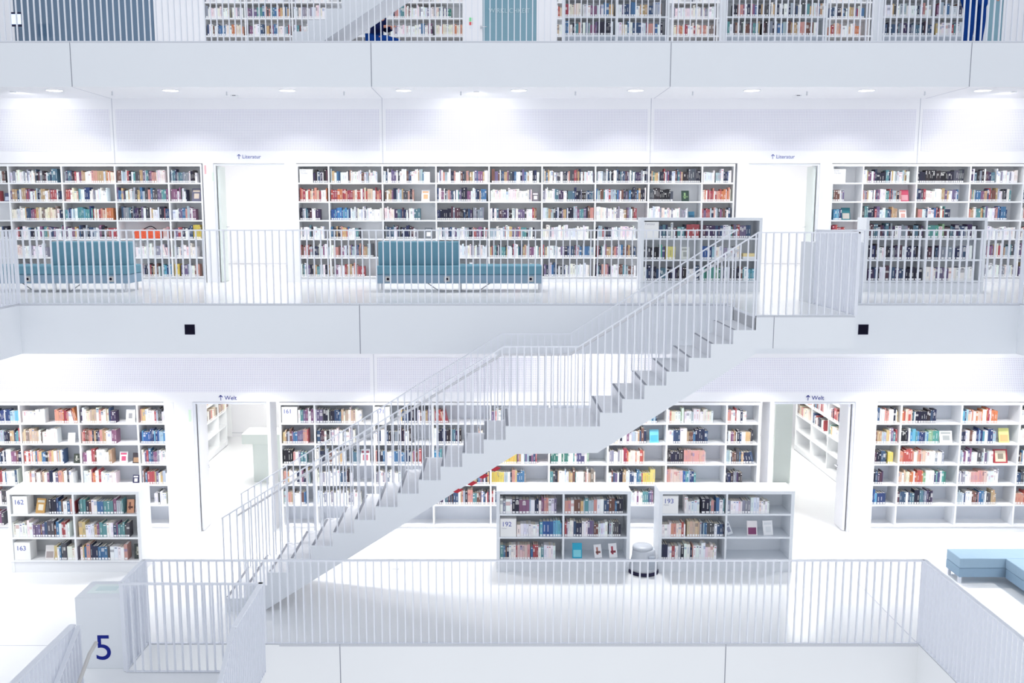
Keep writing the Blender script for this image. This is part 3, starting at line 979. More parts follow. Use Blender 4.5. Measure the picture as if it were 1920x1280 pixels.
R5C = {
 5: [(559, 590, 'm'), (592, 640, 'm'), (640, 678, 'p'), (745, 810, 'm'), (812, 841, 'w/'), (922, 942, 'm'), (1150, 1160, 'd'), (1195, 1232, 'm'), (1251, 1270, 'w'), (1266, 1283, 'g'), (1283, 1310, 'm'), (1310, 1338, 'l'), (1362, 1400, 'm')],
 4: [(531, 578, 'm'), (595, 618, 'd'), (618, 665, 'l'), (703, 772, 'd'), (812, 865, 'd'), (895, 905, 'p'), (1120, 1213, 'm'), (1219, 1236, 'F1', (.2, .6, .75), (.1, .45, .65)), (1250, 1327, 'm'), (1360, 1411, 'm')],
 3: [(532, 550, 'k'), (550, 575, 'm'), (594, 647, 'm'), (661, 675, 'd'), (675, 693, 'F0', W1, (.5, .15, .2)), (703, 790, 'm'), (812, 828, 'b'), (935, 970, 'y'), (970, 1007, 'm'), (1033, 1104, 'g'), (1140, 1165, 'l'), (1165, 1208, 'w'), (1249, 1282, 'k'), (1282, 1323, 'r'), (1358, 1390, 'm'), (1390, 1414, 'm/')],
 2: [(532, 580, 'm'), (594, 630, 'l'), (630, 660, 'd'), (704, 752, 'l'), (880, 920, 'm'), (920, 945, 'y'), (945, 985, 'm'), (1030, 1080, 'm'), (1080, 1116, 'p'), (1140, 1205, 'm'), (1205, 1228, 'y'), (1248, 1280, 'r'), (1280, 1305, 'b'), (1357, 1391, 'd')],
 1: [(533, 574, 'm'), (594, 678, 'l'), (820, 850, 'd'), (850, 920, 'm'), (920, 940, 'm'), (1140, 1224, 'm'), (1182, 1183, 'm')],
 0: [],
}
R5R = {
 5: [(1625, 1683, 'm'), (1688, 1710, 'w'), (1710, 1755, 'd'), (1800, 1815, 'b'), (1815, 1870, 'w'), (1911, 1990, 'm')],
 4: [(1626, 1682, 'm'), (1687, 1703, 'k'), (1703, 1740, 'b'), (1740, 1760, 'g'), (1764, 1788, 'F0', W1, (.4, .42, .42), .2), (1799, 1830, 'm'), (1830, 1867, 'b'), (1876, 1895, 'F1', (.8, .8, .3), (.8, .45, .2)), (1909, 1990, 'm')],
 3: [(1624, 1662, 'd'), (1664, 1674, 'y'), (1685, 1735, 'w'), (1735, 1770, 'l'), (1796, 1863, 'm'), (1866, 1892, 'F3', (.4, .05, .06), (.75, .65, .5), .23), (1905, 1990, 'm')],
 2: [(1623, 1656, 'd'), (1683, 1730, 'w'), (1730, 1773, 'g'), (1791, 1820, 'l'), (1820, 1850, 'r'), (1850, 1872, 'l'), (1902, 1990, 'm')],
 1: [(1620, 1660, 'b'), (1681, 1748, 'd'), (1790, 1868, 'm'), (1898, 1990, 'w')],
 0: [],
}
VR5 = [985, 947, 909, 872, 835, 798]
for k in range(6):
    row(M5C, YW5, VR5[k], 0, SH[k], R5C[k])
    row(M5L, YW5, VR5[k], 0, SH[k], R5L[k])
    row(M5R, YW5, VR5[k], 0, SH[k], R5R[k])

# ------------------------------------------------------------------ signs standing in the cases
def sign_block(M, a, b, z, h, words, label, size=.085, dep=.2, m=M_INK, small=None, yf=.004):
    e = empty('shelf_sign', M @ Vector(((a + b) / 2, yf, z)), label, 'sign', 'number blocks standing in the bookcases')
    w = (b - a)
    MB().box(-w / 2, w / 2, 0, dep, 0, h).obj('block', M_SIGN, e, bevel=.002)
    for i, (t, s, mm, dx, dz) in enumerate(words):
        text_mesh('lettering', t, s, mm, (-w / 2 + dx, -.0015, h - dz), parent=e, align='LEFT')
    return e
def ux(M, u, v, Y): return (M.inverted() @ at_y(u, v, Y)).x
sign_block(M5C, ux(M5C, 529, 798, YW5), ux(M5C, 558, 798, YW5), SH[5], .27, [('161', .098, M_INKS, .02, .075)], 'white block marked 161 in the wide lower bookcase')
sign_block(M5C, ux(M5C, 703, 798, YW5), ux(M5C, 731, 798, YW5), SH[5], .27, [('171', .098, M_INKS, .02, .075)], 'white block marked 171 seen through the stair railing')
sign_block(M6C, ux(M6C, 562, 343, YW6), ux(M6C, 587, 343, YW6), SH[5], .25, [('Krimi', .045, M_INKG, .02, .03), ('Thriller', .045, M_INKG, .02, .075)], 'cream block with faded grey lettering at top left of the wide upper bookcase')
sign_block(M6R, ux(M6R, 1561, 343, YW6), ux(M6R, 1585, 343, YW6), SH[5], .25, [('Krimi', .045, M_INKG, .02, .03), ('Thriller', .045, M_INKG, .02, .075)], 'cream block with faded grey lettering beside the upper right doorway')

# ------------------------------------------------------------------ low freestanding cases
SL = [.19, .545, .90]
def low_case(label, u0, u1, vb, z0, m, grp, depth=.44, top=1.25, div=.5, sx=0):
    a, b = at_z(u0, vb, z0), at_z(u1, vb, z0)
    e, M = bookcase('bookcase', label, grp, a.x, b.x, a.y, z0, [(b.x - a.x) * div], SL, top, depth, m, base=.19, side=.05, topth=.05)
    trimz = .10
    MB().box(.0, b.x - a.x, -.002, .001, .155, .159).obj('plinth_joint', M_JOINTL, e)
    return M, a.y, b.x - a.x
GL = 'low white bookcases on the lower gallery'
M162, Y162, W162 = low_case('low white double-sided bookcase marked 162 and 163 at the lower left', 22, 268, 1073, Z5, M_SHELF, GL, div=.50)
M192, Y192, W192 = low_case('low bookcase marked 192, left of the grey step stool', 931, 1180, 1072, Z5, M_CASE, GL, div=.5)
M193, Y193, W193 = low_case('low bookcase marked 193, right of the grey step stool', 1233, 1484, 1072, Z5, M_CASE, GL, div=.5)
LOW = {
 '162': (M162, Y162, [
   (2, 'l', [(92, 106, 'k'), (106, 141, 'm')]), (2, 'r', [(147, 231, 'm')]),
   (1, 'l', [(24, 42, 'w'), (42, 62, 'l'), (62, 131, 'm')]), (1, 'r', [(148, 243, 'm')]),
   (0, 'l', [(102, 125, 'm'), (126, 146, 'l')]), (0, 'r', [(151, 240, 'm')])]),
 '192': (M192, Y192, [
   (2, 'l', [(938, 960, 'l'), (960, 1010, 'm'), (1010, 1045, 'm')]), (2, 'r', [(1059, 1168, 'm')]),
   (1, 'l', [(969, 1011, 'l'), (1012, 1053, 'b')]), (1, 'r', [(1059, 1164, 'm')]),
   (0, 'l', [(938, 970, 'm'), (970, 995, 'r'), (995, 1042, 'm')])]),
 '193': (M193, Y193, [
   (2, 'l', [(1284, 1312, 'l'), (1315, 1333, 'd'), (1333, 1358, 'm')]), (2, 'r', [(1363, 1443, 'l')]),
   (1, 'l', [(1241, 1258, 'l'), (1258, 1285, 'w'), (1288, 1312, 't'), (1312, 1357, 'm')]),
   (0, 'l', [(1240, 1300, 'm'), (1300, 1315, 'b'), (1315, 1344, 'l')])]),
}
VL = [1048, 1009, 968]
RN = {2: 'top', 1: 'middle', 0: 'bottom'}
for num, (M, Y, rows) in LOW.items():
    for k, lr, items in rows:
        st = {}
        nm = '%s %s shelf, %s' % (RN[k], 'left' if lr == 'l' else 'right', {'162': 'leftmost low case', '192': 'low case left of stool', '193': 'low case right of stool'}[num])
        for u0, u1, pl in items:
            _seed[0] += 1
            hh = .19 if (num == '192' and k == 1 and u0 == 969) else .225 if pl in ('t', 'r') else None
            fill(M, ux(M, u0, VL[k], Y), ux(M, u1, VL[k], Y), SL[k], pl, _seed[0], single=nm, state=st, avg=.034, hmax=.285, hh=hh)
def low_face(M, Y, u0, u1, k, col, acc, kind, lab, h=None, roll=0, tilt=14):
    a = ux(M, u0, VL[k], Y); b = ux(M, u1, VL[k], Y)
    face_out(M, a, b, SL[k], col, acc, kind, single=lab, h=h, roll=roll, tilt=tilt, y=.06)
MAXSINGLE = 330
low_face(M162, Y162, 63, 80, 2, (.62, .36, .12), (.85, .78, .65), 0, 'orange-brown book facing out beside the 162 block', .22, 4)
low_face(M162, Y162, 235, 248, 2, (.75, .38, .24), (.25, .1, .08), 2, 'salmon book facing out at the right of the top shelf of case 162', .2)
low_face(M162, Y162, 251, 262, 2, (.8, .8, .82), (.55, .08, .12), 1, 'white and red book facing out at the right end of case 162', .2)
low_face(M162, Y162, 81, 98, 0, (.78, .76, .76), (.4, .35, .35), 1, 'pale photo-cover book facing out beside the 163 block', .2)
low_face(M162, Y162, 249, 264, 0, (.06, .07, .07), (.5, .5, .42), 2, 'dark illustrated book facing out at the lower right of case 163', .22, -3)
low_face(M192, Y192, 1074, 1092, 0, (.03, .42, .62), (.25, .70, .80), 1, 'bright cyan book facing out on the bottom right shelf of case 192', .225)
low_face(M192, Y192, 1116, 1130, 0, (.85, .85, .87), (.45, .2, .18), 2, 'white book with brown figure facing out on the bottom of case 192', .2, -5)
low_face(M192, Y192, 1144, 1159, 0, (.85, .85, .87), (.45, .08, .12), 2, 'white book with dark red lines facing out beside the step stool', .215, -5)
low_face(M193, Y193, 1366, 1377, 1, (.75, .78, .82), (.3, .32, .42), 0, 'grey and white book leaning sideways on case 193', .19, -20)
low_face(M193, Y193, 1403, 1422, 1, (.82, .78, .80), (.22, .05, .14), 1, 'white and plum book facing out on the middle shelf of case 193', .215)
low_face(M193, Y193, 1434, 1452, 1, (.84, .85, .87), (.72, .75, .78), 0, 'plain white book facing out at the right of case 193', .215, -3)
sign_block(M162, ux(M162, 23, 950, Y162), ux(M162, 51, 950, Y162), SL[2], .27, [('162', .1, M_INKS, .02, .09)], 'white block marked 162 on the low case at lower left', yf=.01)
sign_block(M162, ux(M162, 26, 1030, Y162), ux(M162, 56, 1030, Y162), SL[0], .27, [('163', .1, M_INKS, .03, .09)], 'white block marked 163 on the low case at lower left', yf=.01)
sign_block(M192, ux(M192, 938, 1000, Y192), ux(M192, 968, 1000, Y192), SL[1], .275, [('192', .1, M_INKS, .02, .085), ('Reisen', .03, M_INKG, .02, .145)], 'white block marked 192 on the low case left of the stool', yf=.01)
sign_block(M193, ux(M193, 1242, 950, Y193), ux(M193, 1272, 950, Y193), SL[2], .27, [('193', .1, M_INKS, .02, .08), ('Reisen', .03, M_INKG, .02, .135)], 'white block marked 193 on the low case right of the stool', yf=.01)

GM = 'low grey bookcases on the middle gallery'
MFA, YFA, WFA = low_case('low grey bookcase marked Fantasy behind the stair head', 1200, 1425, 547, Z6, M_CASE, GM, div=.5, depth=.4, top=1.24)
MFB, YFB, WFB = low_case('low grey bookcase behind the balustrade right of the landing', 1618, 1843, 547, Z6, M_CASE, GM, div=.5, depth=.4, top=1.24)
for (M, Y, k, items) in (
  (MFA, YFA, 2, [(1236, 1270, 'd'), (1270, 1311, 'm'), (1316, 1350, 'd'), (1350, 1408, 'm')]),
  (MFA, YFA, 1, [(1206, 1237, 'k'), (1237, 1247, 'g'), (1248, 1266, 'y'), (1278, 1294, 'F0', (.7, .72, .68), (.4, .42, .4)), (1316, 1340, 'b'), (1340, 1386, 'l')]),
  (MFA, YFA, 0, [(1206, 1310, 'd'), (1315, 1360, 'g'), (1360, 1392, 'm'), (1392, 1417, 'b')]),
  (MFB, YFB, 2, [(1627, 1730, 'd'), (1736, 1770, 'g'), (1770, 1832, 'd')]),
  (MFB, YFB, 1, [(1628, 1727, 'd'), (1736, 1822, 'd')]),
  (MFB, YFB, 0, [(1627, 1728, 'd'), (1736, 1800, 'm'), (1800, 1826, 'l')])):
    row(M, Y, {2: 450, 1: 490, 0: 529}[k], 0, SL[k], items, avg=.04, hmax=.28)
# a yellow and a white book lying flat
rng = random.Random(5)
a = ux(MFA, 1394, 490, YFA)
STUFF.box(a, a + .2, .03, .19, SL[1], SL[1] + .045, (.82, .84, .86), MFA)
STUFF.box(a, a + .19, .03, .19, SL[1] + .046, SL[1] + .10, (.8, .66, .35), MFA)
sign_block(MFA, ux(MFA, 1207, 450, YFA), ux(MFA, 1235, 450, YFA), SL[2], .27, [('Fantasy', .055, M_INKG, .02, .035)], 'cream block reading Fantasy on the low grey case behind the stair head', yf=.01)
# ------------------------------------------------------------------ inner room bookcases (lower gallery)
def inner_case(label, ua, va, ub, vb, rz, Z0, rows, divs, depth=.34, ext=1.0):
    a, b = at_z(ua, va, Z0), at_z(ub, vb, Z0)
    L = abs(b.y - a.y) + ext
    e, M = bookcase('bookcase', label, 'bookcases in the side rooms', 0, L, 0, Z0, divs, SH, TOPW, depth, M_SHELF, rz=rz, loc=(a.x, (min(a.y, b.y) if rz > 0 else max(a.y, b.y)), Z0))
    MB().box(0, L, -.004, .0, .0, .008).obj('plinth_joint', M_NOSE, e)  # dark strip drawn in for the shadow joint at the case's foot
    for z, x0, x1, pl in rows:
        _seed[0] += 1
        fill(M, x0, x1, z, pl, _seed[0], avg=.045)
    return M
inner_case('white bookcase along the left wall inside the lower left doorway', 386, 870, 417, 841, pi / 2, Z5, [(SH[k], .08, 1.0, 'p') for k in (2, 3, 4, 5)] + [(SH[k], 1.1, 1.9, 'p') for k in (2, 3, 4, 5)], [1.05, 2.05], ext=.35)
inner_case('white bookcase along the right wall inside the lower right doorway', 1489, 842, 1560, 896, -pi / 2, Z5, [(SH[k], x0, x1, pl) for k in (2, 3, 4) for x0, x1, pl in ((.08, .75, 'p'), (1.1, 1.75, 'm'), (2.1, 2.7, 'm'))], [1.04, 2.04], ext=.9)
# partitions seen through the lower doorways
pz = at_z(1466, 905, Z5)
struct('wall_right', at_y(1452, 830, pz.y).x, at_y(1484, 830, pz.y).x, pz.y, pz.y + .05, Z5, Z5 + 2.6, M_GREENW)
e = empty('service_desk', (at_y(486, 860, 18.2).x, 18.2, Z5), 'pale green service desk seen through the lower left doorway', 'desk')
MB().box(-.12, .5, 0, .5, 0, .78).obj('cabinet', M_GREENW, e)
MB().box(-.32, .55, -.05, .55, .78, .98).obj('desk_top', mat('pale_green_top', (.74, .80, .76), .5, .3), e, bevel=.004)

# ------------------------------------------------------------------ stickers and door plates
def plate(name, label, cat, u, v, Y, w, h, m, rz=0, group=None):
    p = at_y(u, v, Y)
    o = MB().box(-w / 2, w / 2, -.004, 0, -h / 2, h / 2).obj(name, m)
    o.location = (p.x, Y, p.z)
    o.rotation_euler = (0, 0, rz)
    return tag(o, label, cat, group)
plate('notice', 'red and white notice on the pier right of the lower right doorway', 'notice', 1611, 818, YW5 - .001, .04, .12, M_SIGN)
plate('notice', 'pale notice plate on the pier beside the upper right doorway', 'notice', 1541, 365, YW6 - .001, .05, .14, M_CASE)
plate('notice', 'small red notice at the top of the pier left of the upper left doorway', 'notice', 385, 318, YW6 - .001, .03, .16, mat('pale_red_notice', (.80, .45, .48), .6, .2))
plate('escape_sign', 'pale green escape sign on the pier beside the lower left doorway', 'sign', 356, 779, YW5 - .001, .04, .20, mat('pale_green_sign', (.70, .85, .70), .6, .2))
plate('escape_sign', 'pale green escape sign beside the upper left doorway', 'sign', 399, 331, YW6 - .001, .03, .16, MATS['pale_green_sign'])
# handbag on the upper left shelf
a = at_y(250, 447, YW6)
e = empty('handbag', (at_y(276, 447, YW6).x, YW6 + .05, Z6 + SH[2]), 'orange-red patterned bag with black handle on the upper left wall bookcase', 'bag')
b = MB()
nx, prof = 14, []
for i in range(nx + 1):
    t = i / nx * 2 - 1
    prof.append((t * .265, .17 * (1 - .25 * t ** 4) + .012 * sin(i * 1.7)))
b.prism([(-.25, 0), (.25, 0)] + prof[::-1], 0, .14)
b.obj('body', M_BAG, e, bevel=.015, fixn=True)
MB().tube([(-.16 + .032 * i, .05, .15 + .08 * sin(pi * min(1, i / 10) ** 1.5)) for i in range(11)], .008, 8).obj('handle', M_BLACK, e, smooth=True)
MB().box(-.01, .0, -.006, .0, .0, .15).obj('strap', M_BLACK, e)

# ------------------------------------------------------------------ sofas of the middle gallery
def sofa(label, u0, u1, ub0, ub1, outlets, legs, cable):
    ys = at_z(0, 548, Z6).y
    x0, x1 = at_z(u0, 548, Z6).x, at_z(u1, 548, Z6).x
    e = empty('sofa', (x0, ys, Z6 + .004), label, 'sofa', 'blue sofas on the middle gallery')
    L = x1 - x0
    D = .62
    MB().box(0, L, 0, D, .145, .29).obj('base', M_SOFB, e, bevel=.008)
    MB().box(0, L, -.004, D, .292, .44).obj('seat', M_SOFA, e, bevel=.025)
    b0, b1 = at_y(ub0, 480, ys + .2).x - x0, at_y(ub1, 480, ys + .2).x - x0
    MB().box(b0, b1, .2, .45, .43, .835).obj('backrest', M_SOFA, e, bevel=.025)
    for lx in legs:
        for yy in (.05, D - .07):
            MB().box(lx * L - .018, lx * L + .018, yy - .018, yy + .018, 0, .145).obj('leg', M_STEEL, e)
    for k, u in enumerate(outlets):
        xx = at_y(u, 524, ys).x - x0
        pl = MB().box(xx - .048, xx + .048, -.01, 0, .175, .265).obj('outlet', M_OUT, e, bevel=.002)
        MB().prism([(xx + .022 * cos(q * pi / 8), .22 + .022 * sin(q * pi / 8)) for q in range(16)], -.013, -.009).obj('socket', M_BLACK, pl)
    if cable:
        c0, c1 = [at_y(u, 540, ys).x - x0 for u in cable]
        pts_ = []
        for i in range(17):
            t = i / 16
            z = .15 - .14 * min(1, (1 - abs(2 * t - 1)) * 2.6)
            pts_.append((c0 + (c1 - c0) * t, .1, max(.012, z)))
        MB().tube(pts_, .008, 6).obj('cable', M_CABLE, e, smooth=True)
    return e
sofa('blue sofa with left backrest, in front of the wide upper bookcase', 706, 1017, 709, 861, (727.5, 838, 995 + 0), (.01, .5, .99), (800, 920))
sofa('blue sofa at the left of the middle gallery beside the doorway', -40, 243, 96, 244, (52, 208), (.01, .5, .97), (36, 150))
# outlet correction is left to the real plates above
# ------------------------------------------------------------------ corner bench of the lower gallery
zt5 = .40
pA = at_z(1797, 1094, Z5)
Yb = pA.y
xA = pA.x
xC = at_y(1884, 1065, Yb).x
e = empty('corner_bench', (xA, Yb, Z5), 'pale blue L-shaped bench at the right behind the balustrade', 'bench')
def top_z(v): return at_y(0, v, Yb).z
za, zb, zc = top_z(1082), top_z(1065), top_z(1046.5)
dB = at_z(1770, 1028, zc).y - Yb
Lx = 3.2
MB().box(0, Lx, 0, dB, za, zb).obj('base', M_SOFB, e, bevel=.006)
MB().box(0, Lx, -.004, dB, zb + .002, zc).obj('seat', M_SOFA if False else mat('light_blue_upholstery', (.30, .42, .53), .75, .2, var=.04, scale=12), e, bevel=.012)
ML = MATS['light_blue_upholstery']
MB().box(xC - xA, xC - xA + dB, -2.4, -.03, za, zb).obj('base', M_SOFB, e, bevel=.006)
MB().box(xC - xA, xC - xA + dB, -2.4, -.008, zb + .002, zc).obj('seat', ML, e, bevel=.012)
for lx, ly in ((.03, .04), (.03, dB - .05), (Lx - .05, .04), (Lx - .05, dB - .05), (xC - xA + .05, -2.35), (xC - xA + dB - .05, -2.35)):
    MB().box(lx - .02, lx + .02, ly - .02, ly + .02, 0, za).obj('leg', M_RAIL, e)

# ------------------------------------------------------------------ level marker boxes
Yb5 = at_z(0, 1253, Z5).y
x0, x1 = at_z(148, 1253, Z5).x, XLa - .07
h5 = at_y(0, 1120, Yb5).z
e = empty('level_marker', (x0, Yb5, Z5), 'white box with a big blue 5 beside the landing railing', 'marker box', 'white level marker boxes')
d5 = at_z(180, 1089, h5).y - Yb5
MB().box(0, x1 - x0, 0, d5, 0, h5).obj('body', M_FASCIA, e, bevel=.004)
MB().box(.09, x1 - x0 - .06, .12, d5 - .1, h5, h5 + .003).obj('map_panel', mat('pale_green_map', (.80, .88, .87), .4, .3), e)
MB().box(.16, x1 - x0 - .13, .2, d5 - .17, h5 + .003, h5 + .005).obj('map_inlay', mat('pale_map_ink', (.68, .80, .80), .5, .3), e)
q = at_y(192, 1216, Yb5)
text_mesh('numeral', '5', .44, M_INK, (q.x - x0 + .015, -.002, q.z), parent=e, sx=1.0)
p6 = at_z(1520, 569, Z6)
h6 = at_y(0, 455, p6.y).z - Z6
e = empty('level_marker', (p6.x, p6.y, Z6 + .004), 'white box with a big blue 6 right of the upper stair landing', 'marker box', 'white level marker boxes')
w6 = at_z(1616, 569, Z6).x - p6.x
MB().box(0, w6, 0, .55, 0, h6).obj('body', M_FASCIA, e, bevel=.004)
text_mesh('numeral', '6', .30, M_INK, (.10, -.002, .19), parent=e, sx=.8)

# ------------------------------------------------------------------ step stool
q = at_z(1206, 1071, Z5)
e = empty('step_stool', (q.x, q.y, Z5), 'grey plastic step stool with black base between cases 192 and 193', 'step stool')
MB().lathe([(.222, .0), (.226, .012), (.222, .05), (.2, .052)], seg=48).obj('rubber_base', M_RUB, e, fixn=True, smooth=True)
MB().lathe([(.214, .05), (.208, .10), (.178, .24), (.168, .34), (.150, .365)], seg=48).obj('lower_body', M_STOOL, e, fixn=True, smooth=True)
MB().lathe([(.152, .362), (.150, .395), (.140, .41), (.02, .415), (.001, .412)], cx=-.02, seg=48).obj('tread', M_STOOL, e, fixn=True, smooth=True)
MB().box(.045, .135, -.21, -.16, .10, .30).obj('foot_recess', mat('recess_grey', (.38, .42, .48), .5, .3), e, bevel=.004)
# floor socket frame left of case 192
p = at_z(743, 1064, Z5)
e = empty('floor_socket', (p.x, p.y, Z5), 'small square socket cover set in the lower gallery floor', 'floor socket')
MB().box(-.11, .11, -.08, .08, 0, .003).obj('cover', M_CASE, e)
MB().box(-.05, .05, -.07, -.06, .003, .005).obj('slot', M_NOSE, e)
# floor joints
for (ua, va, ub, vb) in ((1503.8, 984.6, 1720, 1206),):
    a, b = at_z(ua, va, Z5), at_z(ub, vb, Z5)
    trim(b.x - .006, b.x + .006, Y5 + .06, YW5 - .1, Z5, Z5 + .0015, M_JOINTL)
trim(-14, XLa - .05, at_z(0, 1210, Z5).y, at_z(0, 1210, Z5).y + .01, Z5, Z5 + .0015, M_JOINTL)

# ------------------------------------------------------------------ top gallery
def x7u(u): return at_y(u, 40, YW7).x
struct('wall_back', -17, x7u(26), YW7, YW7 + .2, Z7, Z7 + 3.4, M_WALL)
o = struct('window_1', x7u(26), x7u(289), YW7 + .02, YW7 + .06, Z7, Z7 + 3.4, M_DARKG)
struct('wall_back', x7u(289), x7u(382), YW7, YW7 + .2, Z7, Z7 + 3.4, M_WALL)
struct('wall_back', x7u(870), x7u(905), YW7, YW7 + .2, Z7, Z7 + 3.4, M_WALL)
o = struct('window_2', x7u(905), x7u(1006), YW7 + .02, YW7 + .06, Z7, Z7 + 3.4, M_TEALG)
struct('wall_back', x7u(1006), x7u(1041), YW7, YW7 + .2, Z7, Z7 + 3.4, M_WALL)
struct('wall_back', x7u(1640), x7u(1830), YW7 + .36, YW7 + .5, Z7, Z7 + 3.4, M_WALL)
struct('window_3', x7u(1840), x7u(1880), YW7 + .02, YW7 + .06, Z7, Z7 + 3.4, M_TEALG)
struct('wall_back', x7u(1880), 17, YW7, YW7 + .2, Z7, Z7 + 3.4, M_WALL)
struct('ceiling', -17, 17, Y7 + 2.3, YW7 + .4, Z7 + 3.4, Z7 + 3.5, M_CEIL)
struct('wall_back', -17, 17, YW7 - .01, YW7 + .2, Z7 + 2.25, Z7 + 3.4, M_WALL)
for i in range(8):
    down_light(-8 + 2.3 * i, 18.9, Z7 + 3.4, 40 * LAMP, 'round downlight in the top gallery ceiling above the frame, %s' % POS[i if i < 5 else i + 2], 'downlights of the top gallery')
t = text_mesh('window_lettering', 'WIRKLICHKEIT', .13, M_FROST, (x7u(955), YW7 + .016, at_y(0, 20, YW7).z))
tag(t, 'pale word WIRKLICHKEIT printed across the teal glass of the top gallery', 'lettering')
# door handle and plates beside the glass
p = at_y(902, 51, YW7)
e = empty('door_lever', (p.x, YW7 - .002, p.z), 'small steel lever handle left of the teal glass door', 'handle')
MB().box(-.02, .02, -.01, 0, -.03, .03).obj('rose', M_STEEL, e)
MB().tube([(0, -.01, 0), (0, -.05, 0), (.12, -.05, 0)], .01).obj('lever', M_STEEL, e)
e = empty('safety_signs', (at_y(883, 43, YW7).x, YW7 - .002, at_y(883, 43, YW7).z), 'column of green, red and grey stickers beside the teal glass door', 'sign')
MB().box(-.035, .035, -.002, 0, .03, .11).obj('green_sticker', M_GREENS, e)
MB().box(-.035, .035, -.002, 0, -.045, .02).obj('red_sticker', M_REDS, e)
MB().box(-.035, .035, -.002, 0, -.12, -.055).obj('grey_sticker', M_CASE, e)
# top wall bookcases
SH7 = [.124, .45, .80, at_y(0, 66.5, YW7).z - Z7, at_y(0, 33.5, YW7).z - Z7, at_y(0, 3.5, YW7).z - Z7]
SH7[2] = SH7[3] - .37
SH7[1] = SH7[2] - .36
def case7(label, ua, ub, divs, items4, items3):
    a, b = x7u(ua), x7u(ub)
    e, M = bookcase('bookcase', label, 'white wall bookcases of the top gallery', a, b, YW7 - .004, Z7, [x7u(d) - a for d in divs], SH7, 2.25, .34, M_SHELF)
    for z, its in ((SH7[4], items4), (SH7[3], items3)):
        for u0, u1, pl in its:
            _seed[0] += 1
            fill(M, x7u(u0) - a, x7u(u1) - a, z, pl, _seed[0], avg=.033)
    for k in (2, 5):
        for i in range(int((b - a) / .9)):
            _seed[0] += 1
            fill(M, .06 + i * .95, .06 + i * .95 + .7, SH7[k], 'l', _seed[0], avg=.035)
    return M
case7('white wall bookcase of the top gallery partly hidden by the staircase', 382, 870, (460, 548, 635, 722, 806),
      [(386, 430, 'l'), (436, 456, 'l'), (463, 545, 'm'), (551, 612, 'l'), (725, 770, 'm'), (770, 830, 'l'), (815, 846, 'g')],
      [(388, 425, 'm'), (425, 456, 'w'), (463, 543, 'm'), (551, 580, 'm'), (732, 770, 'l'), (770, 812, 'm'), (816, 868, 'w')])
case7('white wall bookcase of the top gallery behind the grey low cases', 1041, 1640, (1090, 1180, 1262, 1345, 1430, 1520, 1630),
      [(1044, 1060, 'w'), (1264, 1342, 'l'), (1556, 1620, 'm')],
      [(1044, 1056, 'p'), (1264, 1310, 'w'), (1310, 1342, 'p'), (1556, 1615, 'w')])
# grey low cases of the top gallery
def low7_case(label, ua, ub, r4, r3):
    Y = 18.3
    a, b = at_y(ua, 40, Y).x, at_y(ub, 40, Y).x
    z4, z3 = at_y(0, 30.5, Y).z - Z7, at_y(0, 65.5, Y).z - Z7
    e, M = bookcase('bookcase', label, 'grey bookcases of the top gallery', a, b, Y, Z7, [(b - a) / 2], [.12, z3 - .36, z3, z4], z4 + .36, .36, M_CASE, side=.04)
    for z, its in ((z4, r4), (z3, r3)):
        for u0, u1, pl in its:
            _seed[0] += 1
            fill(M, at_y(u0, 40, Y).x - a, at_y(u1, 40, Y).x - a, z, pl, _seed[0], avg=.038)
low7_case('grey bookcase of the top gallery right of the glass door', 1056, 1255, [(1060, 1090, 'w'), (1092, 1150, 'm'), (1155, 1240, 'm')], [(1060, 1150, 'm'), (1155, 1243, 'm')])
low7_case('grey bookcase at the middle of the top gallery', 1357, 1552, [(1375, 1452, 'm'), (1456, 1550, 'm')], [(1362, 1425, 'm'), (1430, 1452, 'd'), (1456, 1535, 'm')])
low7_case('grey bookcase of the top gallery beside the standing person', 1652, 1850, [(1658, 1745, 'm'), (1756, 1845, 'm')], [(1656, 1750, 'd'), (1756, 1845, 'm')])
# screen at the left
p = at_y(35, 36, 20.0)
e = empty('monitor', (p.x - .05, 20.0, Z7), 'lit monitor on a stand in front of the dark glass, top left', 'screen')
zz = p.z - Z7
MB().box(-.13, .13, 0, .04, zz - .14, zz + .14).obj('casing', M_SCRF, e)
MB().box(-.10, .10, -.004, 0, zz - .10, zz + .10).obj('screen', M_SCREEN, e)
MB().box(-.02, .02, .01, .03, 0, zz - .13).obj('stand', M_SCRF, e)
MB().box(-.15, .15, -.1, .15, 0, .015).obj('foot', M_SCRF, e)

